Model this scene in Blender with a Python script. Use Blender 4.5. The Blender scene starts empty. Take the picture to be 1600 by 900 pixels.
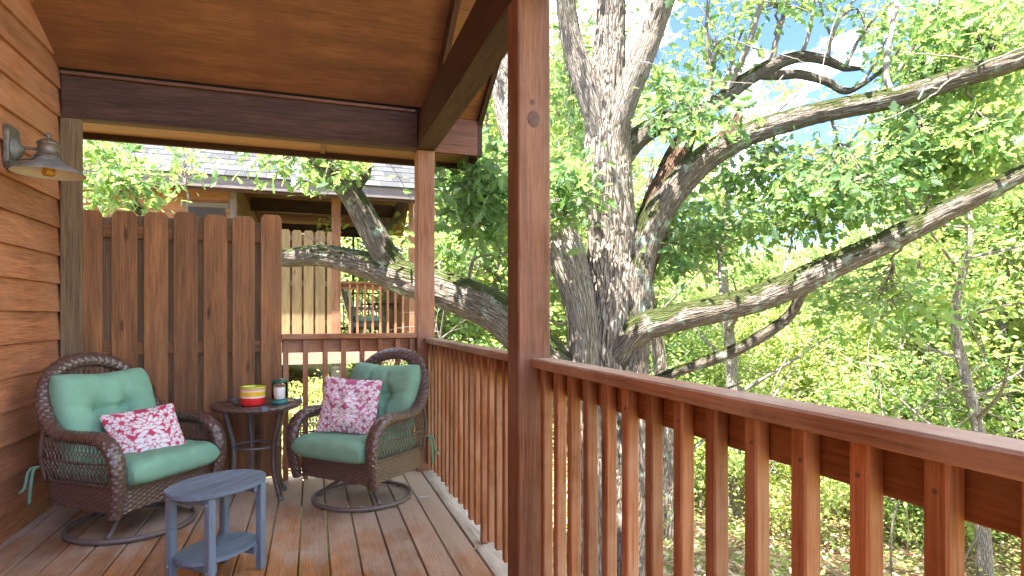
import bpy, bmesh, math, random
import numpy as np
from mathutils import Matrix, Vector, Euler

random.seed(11)
RNG = np.random.default_rng(11)
R = math.radians
scene = bpy.context.scene
C = scene.collection

# ---------------------------------------------------------------- camera
FPX, HOR, CAMZ = 924.0, 494.0, 1.23          # focal length in photo pixels, horizon row, eye height
YAW = R(18.66)
CY, SY = math.cos(YAW), math.sin(YAW)
cam_d = bpy.data.cameras.new('camera')
cam_d.sensor_width = 36.0
cam_d.lens = FPX / 1600 * 36
cam_d.shift_y = (HOR - 450) / 1600
cam_d.clip_start = 0.05
cam_d.clip_end = 2000
cam = bpy.data.objects.new('camera', cam_d)
C.objects.link(cam)
cam.location = (0, 0, CAMZ)
cam.rotation_euler = (R(90), 0, -YAW)
scene.camera = cam

# ---------------------------------------------------------------- world, sun, exposure
SUN_EL, SUN_AZ = R(68), R(236)     # azimuth clockwise from +Y: the sun stands behind and left, above the cabin
w = bpy.data.worlds.new('World')
scene.world = w
w.use_nodes = True
wn, wl = w.node_tree.nodes, w.node_tree.links
wn.clear()
wo = wn.new('ShaderNodeOutputWorld')
bg = wn.new('ShaderNodeBackground')
bg.inputs['Strength'].default_value = 0.055
sky = wn.new('ShaderNodeTexSky')
sky.sky_type = 'NISHITA'
sky.sun_disc = False
sky.sun_elevation = SUN_EL
sky.sun_rotation = SUN_AZ
sky.air_density = 0.32
sky.dust_density = 0.0
sky.ozone_density = 4.0
tc = wn.new('ShaderNodeTexCoord')
mp = wn.new('ShaderNodeMapping')
mp.inputs['Scale'].default_value = (2.2, 2.2, 4.0)
mp.inputs['Location'].default_value = (5.2, 8.8, 1.1)
mp.inputs['Rotation'].default_value = (0, 0, .25)
nz = wn.new('ShaderNodeTexNoise')
nz.inputs['Scale'].default_value = 1.7
nz.inputs['Detail'].default_value = 7
nz.inputs['Roughness'].default_value = 0.62
rp = wn.new('ShaderNodeValToRGB')
rp.color_ramp.elements[0].position = 0.505
rp.color_ramp.elements[1].position = 0.74
mx = wn.new('ShaderNodeMix')
mx.data_type = 'RGBA'
wl.new(tc.outputs['Generated'], mp.inputs['Vector'])
wl.new(mp.outputs['Vector'], nz.inputs['Vector'])
wl.new(nz.outputs['Fac'], rp.inputs['Fac'])
wl.new(rp.outputs['Color'], mx.inputs['Factor'])
wl.new(sky.outputs['Color'], mx.inputs['A'])
mx.inputs['B'].default_value = (22.0, 22.3, 23.0, 1)
wl.new(mx.outputs['Result'], bg.inputs['Color'])
wl.new(bg.outputs['Background'], wo.inputs['Surface'])

sun_d = bpy.data.lights.new('sun', 'SUN')
sun_d.energy = 2.0
sun_d.angle = R(0.6)
sun_d.color = (1.0, 0.95, 0.86)
sun = bpy.data.objects.new('sun', sun_d)
C.objects.link(sun)
to_sun = Vector((math.sin(SUN_AZ) * math.cos(SUN_EL), math.cos(SUN_AZ) * math.cos(SUN_EL), math.sin(SUN_EL)))
sun.rotation_euler = to_sun.to_track_quat('Z', 'Y').to_euler()
sun.location = to_sun * 30

vs = scene.view_settings
vs.view_transform = 'Standard'
vs.look = 'None'
vs.gamma = 1
vs.use_curve_mapping = False
vs.exposure = 4.3
cy = scene.cycles
cy.use_denoising = True
cy.max_bounces = 8
cy.diffuse_bounces = 5
cy.transparent_max_bounces = 8
cy.caustics_reflective = False
cy.caustics_refractive = False
cy.sample_clamp_indirect = 8

# ---------------------------------------------------------------- helpers
def px(u, v, d):
    """photo pixel + depth in metres -> world point"""
    r = (u - 800) / FPX * d
    return Vector((r * CY + d * SY, -r * SY + d * CY, CAMZ + (HOR - v) / FPX * d))

def xon(u, y):
    r = (u - 800) / FPX
    return y * (SY + r * CY) / (CY - r * SY)

def zon(v, x, y):
    return CAMZ + (HOR - v) / FPX * (x * SY + y * CY)

def proj(P):
    P = np.asarray(P)
    d = P[:, 0] * SY + P[:, 1] * CY
    r = P[:, 0] * CY - P[:, 1] * SY
    return 800 + FPX * r / d, HOR - FPX * (P[:, 2] - CAMZ) / d, d

WM = {}

def link(name, data, world=None, parent=None, local=False):
    o = bpy.data.objects.new(name, data)
    C.objects.link(o)
    m = Matrix.Identity(4) if world is None else world
    if parent is not None:
        o.parent = parent
        if not local:
            o.matrix_parent_inverse = WM[parent.name].inverted()
    o.matrix_basis = m
    WM[o.name] = m
    return o

def tag(o, label=None, cat=None, group=None, kind=None):
    if label: o['label'] = label
    if cat: o['category'] = cat
    if group: o['group'] = group
    if kind: o['kind'] = kind
    return o

def empty(name, loc, label=None, cat=None, group=None, kind=None):
    o = link(name, None, Matrix.Translation(Vector(loc)))
    o.empty_display_size = 0.1
    return tag(o, label, cat, group, kind)

def copy_tree(o, parent=None):
    c = o.copy()
    C.objects.link(c)
    if parent is not None:
        c.parent = parent
    for ch in list(o.children):
        copy_tree(ch, c)
    return c

def box_uv(me, axis):
    """u runs along the grain axis in metres, v across it"""
    uvl = me.uv_layers.new(name='UVMap')
    oth = [a for a in range(3) if a != axis]
    n_l = len(me.loops)
    uv = np.zeros((n_l, 2))
    for p in me.polygons:
        n = [abs(t) for t in p.normal]
        k = n.index(max(n))
        for li in p.loop_indices:
            co = me.vertices[me.loops[li].vertex_index].co
            if k == axis:
                uv[li] = (co[oth[0]] * 0.25 + 7, co[oth[1]])
            else:
                t = [a for a in oth if a != k][0]
                uv[li] = (co[axis], co[t] + 0.37 * k)
    uvl.data.foreach_set('uv', uv.ravel())

_cache = {}
def board_mesh(name, dims, mat, bevel=0.003, axis=None, prof=None):
    key = (tuple(round(d, 4) for d in dims), mat.name, bevel, axis, prof)
    if key in _cache:
        return _cache[key]
    if axis is None:
        axis = list(dims).index(max(dims))
    bm = bmesh.new()
    if prof == 'dogear':       # fence board standing along z with clipped top corners
        sx, sy, sz = [d / 2 for d in dims]
        c = sx * 0.42
        pts = [(-sx, -sz), (sx, -sz), (sx, sz - c), (sx - c * .75, sz), (-sx + c * .75, sz), (-sx, sz - c)]
        a = [bm.verts.new((p[0], -sy, p[1])) for p in pts]
        b = [bm.verts.new((p[0], sy, p[1])) for p in pts]
        bm.faces.new(a)
        bm.faces.new(b[::-1])
        for i in range(6):
            j = (i + 1) % 6
            bm.faces.new((a[j], a[i], b[i], b[j]))
        bmesh.ops.recalc_face_normals(bm, faces=bm.faces)
    else:
        bmesh.ops.create_cube(bm, size=1)
        bmesh.ops.scale(bm, vec=dims, verts=bm.verts)
    if bevel:
        bmesh.ops.bevel(bm, geom=list(bm.edges), offset=min(bevel, min(dims) * .3), segments=1, affect='EDGES')
    me = bpy.data.meshes.new(name)
    bm.to_mesh(me)
    bm.free()
    box_uv(me, axis)
    me.materials.append(mat)
    _cache[key] = me
    return me

def board(name, lo, hi, mat, parent=None, bevel=0.003, axis=None, prof=None, jit=0.0):
    lo, hi = Vector(lo), Vector(hi)
    d = hi - lo
    me = board_mesh(name, (d.x, d.y, d.z), mat, bevel, axis, prof)
    m = Matrix.Translation((lo + hi) / 2)
    if jit:
        m = m @ Euler((random.uniform(-jit, jit), random.uniform(-jit, jit), random.uniform(-jit, jit))).to_matrix().to_4x4()
    return link(name, me, m, parent)

def rboard(name, a, b, wdt, thk, mat, parent=None, up=(0, 0, 1), bevel=0.003):
    """board from point a to point b; wdt along the direction nearest up, thk across"""
    a, b = Vector(a), Vector(b)
    x = (b - a)
    L = x.length
    x.normalize()
    y = Vector(up).cross(x).normalized()
    z = x.cross(y)
    m = Matrix((x, y, z)).transposed().to_4x4()
    m.translation = (a + b) / 2
    return link(name, board_mesh(name, (L, thk, wdt), mat, bevel, 0), m, parent)

class MB:
    def __init__(s):
        s.v, s.f, s.uv = [], [], []
    def add(s, vs_, fs_, uvs=None):
        o = len(s.v)
        s.v += [tuple(p) for p in vs_]
        s.f += [tuple(i + o for i in f) for f in fs_]
        s.uv += list(uvs) if uvs is not None else [(p[0], p[1]) for p in vs_]
    def mesh(s, name, mat, smooth=True):
        me = bpy.data.meshes.new(name)
        me.from_pydata(s.v, [], s.f)
        uvl = me.uv_layers.new(name='UVMap')
        idx = np.zeros(len(me.loops), dtype=np.int32)
        me.loops.foreach_get('vertex_index', idx)
        uvl.data.foreach_set('uv', np.array(s.uv, dtype=np.float64)[idx].ravel())
        if smooth:
            me.polygons.foreach_set('use_smooth', [True] * len(me.polygons))
        for m in (mat if isinstance(mat, (list, tuple)) else [mat]):
            me.materials.append(m)
        me.update()
        return me
    def build(s, name, mat, parent=None, world=None, smooth=True, local=False):
        return link(name, s.mesh(name, mat, smooth), world, parent, local)

def lathe(mb, prof, n=32, cx=0, cy=0, a0=0, a1=2 * math.pi):
    vs_, uvs, fs_ = [], [], []
    full = abs(a1 - a0 - 2 * math.pi) < 1e-6
    m = n if full else n + 1
    for i in range(m):
        a = a0 + (a1 - a0) * i / n
        for j, (r, z) in enumerate(prof):
            vs_.append((cx + r * math.cos(a), cy + r * math.sin(a), z))
            uvs.append((a * .1, z))
    k = len(prof)
    for i in range(n):
        i2 = (i + 1) % m
        for j in range(k - 1):
            fs_.append((i * k + j, i2 * k + j, i2 * k + j + 1, i * k + j + 1))
    mb.add(vs_, fs_, uvs)

def catmull(P, n):
    P = [np.array(p, float) for p in P]
    Q = [2 * P[0] - P[1]] + P + [2 * P[-1] - P[-2]]
    out = []
    for i in range(len(P) - 1):
        p0, p1, p2, p3 = Q[i:i + 4]
        for k in range(n):
            t = k / n
            out.append(.5 * (2 * p1 + (p2 - p0) * t + (2 * p0 - 5 * p1 + 4 * p2 - p3) * t * t + (3 * p1 - p0 - 3 * p2 + p3) * t ** 3))
    out.append(P[-1])
    return np.array(out)

def frames(P, ref=None):
    T = np.gradient(P, axis=0)
    T /= np.linalg.norm(T, axis=1)[:, None] + 1e-12
    n = np.array(ref if ref is not None else (0.31, 0.2, 0.93), float)
    N = []
    for t in T:
        n = n - t * np.dot(n, t)
        n /= np.linalg.norm(n) + 1e-12
        N.append(n.copy())
    N = np.array(N)
    return T, N, np.cross(T, N)

def tube(mb, P, rad, ns=8, cap=True, flat=(1, 1), ref=None):
    P = np.asarray(P, float)
    rad = np.broadcast_to(np.asarray(rad, float), (len(P),))
    T, N, B = frames(P, ref)
    s = np.concatenate([[0], np.cumsum(np.linalg.norm(np.diff(P, axis=0), axis=1))])
    vs_, uvs, fs_ = [], [], []
    for i in range(len(P)):
        for k in range(ns):
            a = 2 * math.pi * k / ns
            vs_.append(P[i] + rad[i] * (math.cos(a) * flat[0] * N[i] + math.sin(a) * flat[1] * B[i]))
            uvs.append((s[i], a * rad[i]))
    for i in range(len(P) - 1):
        for k in range(ns):
            k2 = (k + 1) % ns
            fs_.append((i * ns + k, i * ns + k2, (i + 1) * ns + k2, (i + 1) * ns + k))
    if cap:
        fs_.append(tuple(range(ns))[::-1])
        fs_.append(tuple((len(P) - 1) * ns + k for k in range(ns)))
    mb.add(vs_, fs_, uvs)

# numpy value noise
_perm = RNG.random((64, 64, 64))
def vnoise(P):
    P = np.asarray(P, float)
    i = np.floor(P).astype(int)
    f = P - i
    f = f * f * (3 - 2 * f)
    i &= 63
    j = (i + 1) & 63
    def g(a, b, c): return _perm[a, b, c]
    x0, y0, z0 = i.T
    x1, y1, z1 = j.T
    fx, fy, fz = f.T
    return (((g(x0, y0, z0) * (1 - fx) + g(x1, y0, z0) * fx) * (1 - fy) + (g(x0, y1, z0) * (1 - fx) + g(x1, y1, z0) * fx) * fy) * (1 - fz)
            + ((g(x0, y0, z1) * (1 - fx) + g(x1, y0, z1) * fx) * (1 - fy) + (g(x0, y1, z1) * (1 - fx) + g(x1, y1, z1) * fx) * fy) * fz)

# ---------------------------------------------------------------- materials
def newmat(name):
    m = bpy.data.materials.new(name)
    m.use_nodes = True
    nt = m.node_tree
    b = nt.nodes['Principled BSDF']
    return m, nt, b

def N_(nt, t, **kw):
    n = nt.nodes.new(t)
    for k, v in kw.items():
        if k.startswith('_'):
            setattr(n, k[1:], v)
        else:
            n.inputs[k.replace('__', ' ')].default_value = v
    return n

def ramp(nt, fac, stops):
    r = nt.nodes.new('ShaderNodeValToRGB')
    e = r.color_ramp.elements
    while len(e) < len(stops):
        e.new(0.5)
    for el, (p, c) in zip(e, stops):
        el.position = p
        el.color = (*c, 1) if len(c) == 3 else c
    nt.links.new(fac, r.inputs['Fac'])
    return r.outputs['Color']

def mixc(nt, fac, a, b, mode='MIX'):
    m = nt.nodes.new('ShaderNodeMix')
    m.data_type = 'RGBA'
    m.blend_type = mode
    for s, v in (('Factor', fac), ('A', a), ('B', b)):
        if isinstance(v, (int, float)):
            m.inputs[s].default_value = v
        elif isinstance(v, tuple):
            m.inputs[s].default_value = (*v, 1)
        else:
            nt.links.new(v, m.inputs[s])
    return m.outputs['Result']

def bump(nt, b, h, strength=.3, dist=.004):
    bp = nt.nodes.new('ShaderNodeBump')
    bp.inputs['Strength'].default_value = strength
    bp.inputs['Distance'].default_value = dist
    nt.links.new(h, bp.inputs['Height'])
    nt.links.new(bp.outputs['Normal'], b.inputs['Normal'])

def wood(name, c1, c2, rough=.55, scale=1.0, grain=1.0, var=.25, knots=0.0, weather=None, wamt=.5, spec=.35):
    """stained timber: grain along u, every board offset by its own random number"""
    m, nt, b = newmat(name)
    L = nt.links
    uv = N_(nt, 'ShaderNodeUVMap')
    oi = N_(nt, 'ShaderNodeObjectInfo')
    ad = N_(nt, 'ShaderNodeVectorMath', _operation='SCALE')
    comb = N_(nt, 'ShaderNodeCombineXYZ', X=31.0, Y=17.0, Z=47.0)
    L.new(comb.outputs[0], ad.inputs[0])
    L.new(oi.outputs['Random'], ad.inputs['Scale'])
    sm = N_(nt, 'ShaderNodeVectorMath', _operation='ADD')
    L.new(uv.outputs['UV'], sm.inputs[0])
    L.new(ad.outputs[0], sm.inputs[1])
    def stretched(sx, sy, sc, det, ro):
        mpn = N_(nt, 'ShaderNodeMapping')
        mpn.inputs['Scale'].default_value = (sx * scale, sy * scale, 1)
        L.new(sm.outputs[0], mpn.inputs['Vector'])
        n = N_(nt, 'ShaderNodeTexNoise', Scale=sc, Detail=det, Roughness=ro)
        L.new(mpn.outputs[0], n.inputs['Vector'])
        return n.outputs['Fac']
    fine = stretched(2.2, 60, 2.2, 5, .65)
    mid = stretched(.8, 9, 1.6, 4, .6)
    col = ramp(nt, fine, [(.26, tuple(x * .42 for x in c1)), (.47, c1), (.76, c2)])
    col = mixc(nt, 1.0, col, ramp(nt, mid, [(.25, (1 - var * 1.6,) * 3), (.6, (1.0,) * 3), (.85, (1 + var * .6,) * 3)]), 'MULTIPLY')
    if knots:
        mpk = N_(nt, 'ShaderNodeMapping')
        mpk.inputs['Scale'].default_value = (1.9, 6.5, 1)
        L.new(sm.outputs[0], mpk.inputs['Vector'])
        vo = N_(nt, 'ShaderNodeTexVoronoi', Scale=knots)
        L.new(mpk.outputs[0], vo.inputs['Vector'])
        k = ramp(nt, vo.outputs['Distance'], [(.02, (.28, .22, .2)), (.07, (.5, .45, .42)), (.11, (1, 1, 1))])
        col = mixc(nt, 1.0, col, k, 'MULTIPLY')
    if weather:
        geo = N_(nt, 'ShaderNodeNewGeometry')
        wz = N_(nt, 'ShaderNodeTexNoise', Scale=2.3, Detail=6, Roughness=.65)
        L.new(geo.outputs['Position'], wz.inputs['Vector'])
        f = ramp(nt, wz.outputs['Fac'], [(.42, (0, 0, 0)), (.68, (wamt,) * 3)])
        col = mixc(nt, f, col, weather)
    hv = N_(nt, 'ShaderNodeHueSaturation')
    vr = N_(nt, 'ShaderNodeMapRange')
    vr.inputs['To Min'].default_value = 1 - var * .6
    vr.inputs['To Max'].default_value = 1 + var * .6
    L.new(oi.outputs['Random'], vr.inputs['Value'])
    L.new(vr.outputs['Result'], hv.inputs['Value'])
    L.new(col, hv.inputs['Color'])
    L.new(hv.outputs['Color'], b.inputs['Base Color'])
    rr = ramp(nt, mid, [(.2, (rough - .1,) * 3), (.8, (rough + .12,) * 3)])
    L.new(rr, b.inputs['Roughness'])
    b.inputs['Specular IOR Level'].default_value = spec
    bump(nt, b, fine, .5 * grain, .005)
    return m

def plain(name, col, rough=.5, metal=0, spec=.5, noise=0.0, nscale=40, bumpd=0.0, coat=0.0, c2=None):
    m, nt, b = newmat(name)
    b.inputs['Base Color'].default_value = (*col, 1)
    b.inputs['Roughness'].default_value = rough
    b.inputs['Metallic'].default_value = metal
    b.inputs['Specular IOR Level'].default_value = spec
    b.inputs['Coat Weight'].default_value = coat
    if noise or bumpd:
        t = N_(nt, 'ShaderNodeTexCoord')
        n = N_(nt, 'ShaderNodeTexNoise', Scale=nscale, Detail=5, Roughness=.6)
        nt.links.new(t.outputs['Object'], n.inputs['Vector'])
        if noise:
            hi = c2 if c2 else tuple(min(1, x * (1 + noise)) for x in col)
            lo = tuple(x * (1 - noise) for x in col)
            nt.links.new(ramp(nt, n.outputs['Fac'], [(.3, lo), (.7, hi)]), b.inputs['Base Color'])
        if bumpd:
            bump(nt, b, n.outputs['Fac'], .5, bumpd)
    return m

M = {}
M['siding'] = wood('siding_stain', (.46, .172, .078), (.66, .28, .128), rough=.6, var=.28, scale=1.4, grain=1.5, weather=(.50, .26, .155), wamt=.5)
M['ceiling'] = wood('ceiling_plywood', (.22, .084, .033), (.29, .122, .052), rough=.6, scale=1.0, var=.28, grain=.3, weather=(.14, .050, .025), wamt=.7)
M['soffit'] = wood('soffit_plywood', (.25, .098, .036), (.34, .145, .058), rough=.6, var=.25)
M['beam'] = wood('beam_stain', (.072, .036, .026), (.115, .060, .044), rough=.65, var=.3, spec=.15)
M['eave'] = wood('eave_stain', (.19, .082, .052), (.28, .13, .085), rough=.6, var=.28, spec=.2)
M['post'] = wood('post_stain', (.26, .112, .063), (.37, .176, .104), rough=.65, var=.34, weather=(.34, .20, .14), wamt=.5, spec=.2)
M['post_tan'] = wood('weathered_post', (.20, .128, .066), (.30, .20, .11), rough=.7, var=.25)
M['fence'] = wood('fence_stain', (.29, .124, .046), (.43, .197, .078), rough=.65, var=.42, knots=1.0, weather=(.20, .10, .05), wamt=.45)
M['fence_back'] = wood('fence_back_boards', (0.221, 0.13, 0.065), (0.325, 0.202, 0.104), rough=.7, var=.25)
M['rail'] = wood('railing_stain', (.34, .137, .060), (.48, .222, .108), rough=.62, var=.34, weather=(.46, .29, .20), wamt=.6, spec=.2)
M['cap'] = wood('pale_cap_rail', (.36, .19, .12), (.50, .30, .205), rough=.6, var=.3, weather=(.55, .42, .34), wamt=.6)  # cap boards of the right railings, paler and greyer than the rails below
M['tan_fence'] = wood('pale_fence_boards', (.25, .165, .085), (.34, .24, .13), rough=.7, var=.25, knots=.9)
M['n_wall'] = wood('neighbour_siding', (.34, .16, .085), (.44, .23, .13), rough=.6, var=.15)
M['n_rim'] = wood('pale_rim_board', (.38, .27, .20), (.48, .36, .28), rough=.7, var=.15)
M['grey_trim'] = wood('grey_fascia', (.17, .145, .15), (.24, .205, .21), rough=.6, var=.15)

def deck_mat():
    m = wood('deck_boards_worn', (.40, .25, .155), (.54, .37, .25), rough=.52, var=.3, grain=1.1)
    nt = m.node_tree
    b = nt.nodes['Principled BSDF']
    src = b.inputs['Base Color'].links[0].from_socket
    geo = N_(nt, 'ShaderNodeNewGeometry')
    sp = N_(nt, 'ShaderNodeSeparateXYZ')
    nt.links.new(geo.outputs['Position'], sp.inputs[0])
    mpn = N_(nt, 'ShaderNodeMapping')
    mpn.inputs['Scale'].default_value = (1.6, .8, 1)
    nt.links.new(geo.outputs['Position'], mpn.inputs['Vector'])
    n1 = N_(nt, 'ShaderNodeTexNoise', Scale=1.8, Detail=7, Roughness=.68)
    nt.links.new(mpn.outputs[0], n1.inputs['Vector'])
    # traffic has worn the stain grey between the chairs, it lasts nearer the steps
    g = N_(nt, 'ShaderNodeMapRange')
    g.inputs['From Min'].default_value = 2.5
    g.inputs['From Max'].default_value = 4.3
    g.inputs['To Min'].default_value = -.16
    g.inputs['To Max'].default_value = .20
    nt.links.new(sp.outputs['Y'], g.inputs['Value'])
    a = N_(nt, 'ShaderNodeMath', _operation='ADD')
    nt.links.new(n1.outputs['Fac'], a.inputs[0])
    nt.links.new(g.outputs['Result'], a.inputs[1])
    gx = N_(nt, 'ShaderNodeMapRange')
    gx.inputs['From Min'].default_value = -.2
    gx.inputs['From Max'].default_value = .9
    gx.inputs['To Min'].default_value = -.03
    gx.inputs['To Max'].default_value = .18
    nt.links.new(sp.outputs['X'], gx.inputs['Value'])
    a2 = N_(nt, 'ShaderNodeMath', _operation='ADD')
    nt.links.new(a.outputs[0], a2.inputs[0])
    nt.links.new(gx.outputs['Result'], a2.inputs[1])
    f = ramp(nt, a2.outputs[0], [(.40, (0, 0, 0)), (.66, (1, 1, 1))])
    stain = mixc(nt, 1.0, src, (1.10, .74, .42), 'MULTIPLY')
    worn = mixc(nt, .62, src, (.58, .48, .40))
    nt.links.new(mixc(nt, f, stain, worn), b.inputs['Base Color'])
    return m
M['deck'] = deck_mat()
M['wicker'] = plain('brown_resin_wicker', (.105, .060, .048), rough=.30, spec=.8, noise=.35, nscale=60)
M['wicker_pale'] = plain('tan_wicker_core', (.30, .20, .13), rough=.6, noise=.2)
M['metal'] = plain('grey_brown_powder_coat', (.155, .125, .115), rough=.42, spec=.5, noise=.15, nscale=30)
M['cushion'] = plain('green_canvas', (.215, .40, .285), rough=.85, spec=.2, noise=.10, nscale=9, bumpd=.0015)
M['strap'] = plain('green_canvas_strap', (.15, .27, .19), rough=.85, noise=.1)
M['blue'] = wood('blue_grey_poly_lumber', (.16, .215, .285), (.215, .275, .35), rough=.42, var=.12, grain=.5, spec=.5)
M['screw'] = plain('dull_screw', (.16, .12, .10), rough=.5, metal=.6)
M['steel'] = plain('bright_screw', (.7, .7, .72), rough=.35, metal=.8)
M['zinc'] = plain('weathered_bronze', (.17, .135, .11), rough=.45, metal=.4, noise=.35, nscale=25)
M['patina'] = plain('verdigris_patina', (.20, .195, .175), rough=.6, metal=.15, noise=.4, nscale=22)
M['enamel'] = plain('white_enamel', (.78, .76, .73), rough=.45, noise=.06, nscale=12)
M['bulb'] = plain('amber_bulb', (.55, .25, .015), rough=.15, coat=.5)
M['red'] = plain('red_glaze', (.72, .02, .025), rough=.18, coat=.5)
M['yellow'] = plain('yellow_glaze', (.85, .52, .03), rough=.2, coat=.5)
M['lime'] = plain('lime_rim', (.55, .62, .03), rough=.2, coat=.5)
M['white'] = plain('white_glaze', (.82, .79, .75), rough=.25)
M['pink'] = plain('pink_band', (.80, .42, .30), rough=.25)
M['wax'] = plain('cream_candle_wax', (.82, .80, .74), rough=.5, spec=.4)
M['teal'] = plain('teal_plastic', (.012, .17, .17), rough=.3, coat=.3)
M['dgreen'] = plain('dark_green_lid', (.012, .10, .075), rough=.35)
M['clip'] = plain('blue_grey_clip', (.12, .15, .20), rough=.4)
M['black'] = plain('black_metal', (.012, .013, .014), rough=.4)
M['paper'] = plain('white_paper', (.8, .79, .77), rough=.8)
M['dry'] = plain('dry_leaf_tan', (.42, .29, .15), rough=.8, noise=.3)
M['n_shade'] = plain('dark_green_mesh', (.03, .075, .06), rough=.8)
M['deck_edge'] = wood('pale_deck_board', (.46, .38, .31), (.66, .57, .48), rough=.75, var=.3, weather=(.70, .64, .57), wamt=.6)  # outermost board, paler and greyer than the other deck boards
M['knot'] = plain('dark_knot_wood', (.10, .05, .034), rough=.7, noise=.35, nscale=60)
M['concrete'] = plain('rough_concrete', (.4, .38, .35), rough=.9, noise=.15)

def glass_mat():
    m, nt, b = newmat('clear_glass')
    tr = N_(nt, 'ShaderNodeBsdfTransparent')
    gl = N_(nt, 'ShaderNodeBsdfGlossy', Roughness=.03)
    lw = N_(nt, 'ShaderNodeLayerWeight', Blend=.22)
    ms = N_(nt, 'ShaderNodeMixShader')
    nt.links.new(lw.outputs['Fresnel'], ms.inputs[0])
    nt.links.new(tr.outputs[0], ms.inputs[1])
    nt.links.new(gl.outputs[0], ms.inputs[2])
    nt.links.new(ms.outputs[0], nt.nodes['Material Output'].inputs['Surface'])
    return m
M['glass'] = glass_mat()

def tabletop_mat():
    m, nt, b = newmat('dark_table_glass')
    b.inputs['Base Color'].default_value = (.055, .040, .034, 1)
    b.inputs['Roughness'].default_value = .06
    b.inputs['Specular IOR Level'].default_value = .7
    return m
M['tabletop'] = tabletop_mat()

def bark_mat(name, c_lo, c_mid, c_hi, moss=.0, sc=1.0, lichen=.0):
    m, nt, b = newmat(name)
    L = nt.links
    uv = N_(nt, 'ShaderNodeUVMap')
    mpn = N_(nt, 'ShaderNodeMapping')
    mpn.inputs['Scale'].default_value = (5.2 * sc, 25 * sc, 1)
    L.new(uv.outputs['UV'], mpn.inputs['Vector'])
    wob = N_(nt, 'ShaderNodeTexNoise', Scale=.8, Detail=3)
    L.new(mpn.outputs[0], wob.inputs['Vector'])
    wv = N_(nt, 'ShaderNodeVectorMath', _operation='MULTIPLY_ADD')
    L.new(wob.outputs['Color'], wv.inputs[0])
    wv.inputs[1].default_value = (1.4, 1.4, 0)
    L.new(mpn.outputs[0], wv.inputs[2])
    vo = N_(nt, 'ShaderNodeTexVoronoi', _feature='DISTANCE_TO_EDGE', Scale=1.0)
    L.new(wv.outputs[0], vo.inputs['Vector'])
    n = N_(nt, 'ShaderNodeTexNoise', Scale=1.4, Detail=6, Roughness=.7)
    L.new(mpn.outputs[0], n.inputs['Vector'])
    plate = ramp(nt, vo.outputs['Distance'], [(.0, (0, 0, 0)), (.16, (.75,) * 3), (.5, (1,) * 3)])
    col = ramp(nt, n.outputs['Fac'], [(.28, c_lo), (.5, c_mid), (.72, c_hi)])
    geo = N_(nt, 'ShaderNodeNewGeometry')
    if lichen:
        ln = N_(nt, 'ShaderNodeTexNoise', Scale=5, Detail=7, Roughness=.7)
        L.new(geo.outputs['Position'], ln.inputs['Vector'])
        lf = ramp(nt, ln.outputs['Fac'], [(.56, (0, 0, 0)), (.62, (lichen,) * 3)])
        col = mixc(nt, lf, col, (.36, .46, .38))
    if moss:
        mn = N_(nt, 'ShaderNodeTexNoise', Scale=3.2, Detail=6, Roughness=.7)
        L.new(geo.outputs['Position'], mn.inputs['Vector'])
        sp = N_(nt, 'ShaderNodeSeparateXYZ')
        L.new(geo.outputs['Normal'], sp.inputs[0])
        mm = N_(nt, 'ShaderNodeMath', _operation='MULTIPLY_ADD')
        L.new(sp.outputs['Z'], mm.inputs[0])
        mm.inputs[1].default_value = .30
        L.new(mn.outputs['Fac'], mm.inputs[2])
        mf = ramp(nt, mm.outputs[0], [(.80 - .22 * moss, (0, 0, 0)), (.88 - .22 * moss, (.92,) * 3)])
        mc = ramp(nt, n.outputs['Fac'], [(.3, (.022, .038, .006)), (.7, (.075, .092, .018))])
        col = mixc(nt, mf, col, mc)
    L.new(col, b.inputs['Base Color'])
    b.inputs['Roughness'].default_value = .9
    b.inputs['Specular IOR Level'].default_value = .15
    hh = N_(nt, 'ShaderNodeMath', _operation='MULTIPLY_ADD')
    L.new(n.outputs['Fac'], hh.inputs[0])
    hh.inputs[1].default_value = .5
    L.new(plate, hh.inputs[2])
    bump(nt, b, hh.outputs[0], 1.0, .035)
    return m
M['bark'] = bark_mat('pale_oak_bark', (.10, .074, .056), (.275, .232, .195), (.46, .415, .365), lichen=.25)
M['bark_moss'] = bark_mat('mossy_oak_bark', (.065, .046, .034), (.19, .155, .13), (.37, .33, .285), moss=1.0, lichen=.85)
M['bark_dark'] = bark_mat('broken_heartwood', (.06, .035, .022), (.14, .085, .055), (.24, .17, .12))
M['bark_far'] = bark_mat('grey_forest_bark', (.17, .145, .125), (.30, .265, .235), (.44, .40, .36), sc=1.5, moss=.35)
M['twig'] = plain('grey_twig_bark', (.17, .145, .125), rough=.9, noise=.3, nscale=15)
M['twig_pale'] = plain('pale_dead_twig', (.24, .21, .175), rough=.85, noise=.2, nscale=15)

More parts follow.
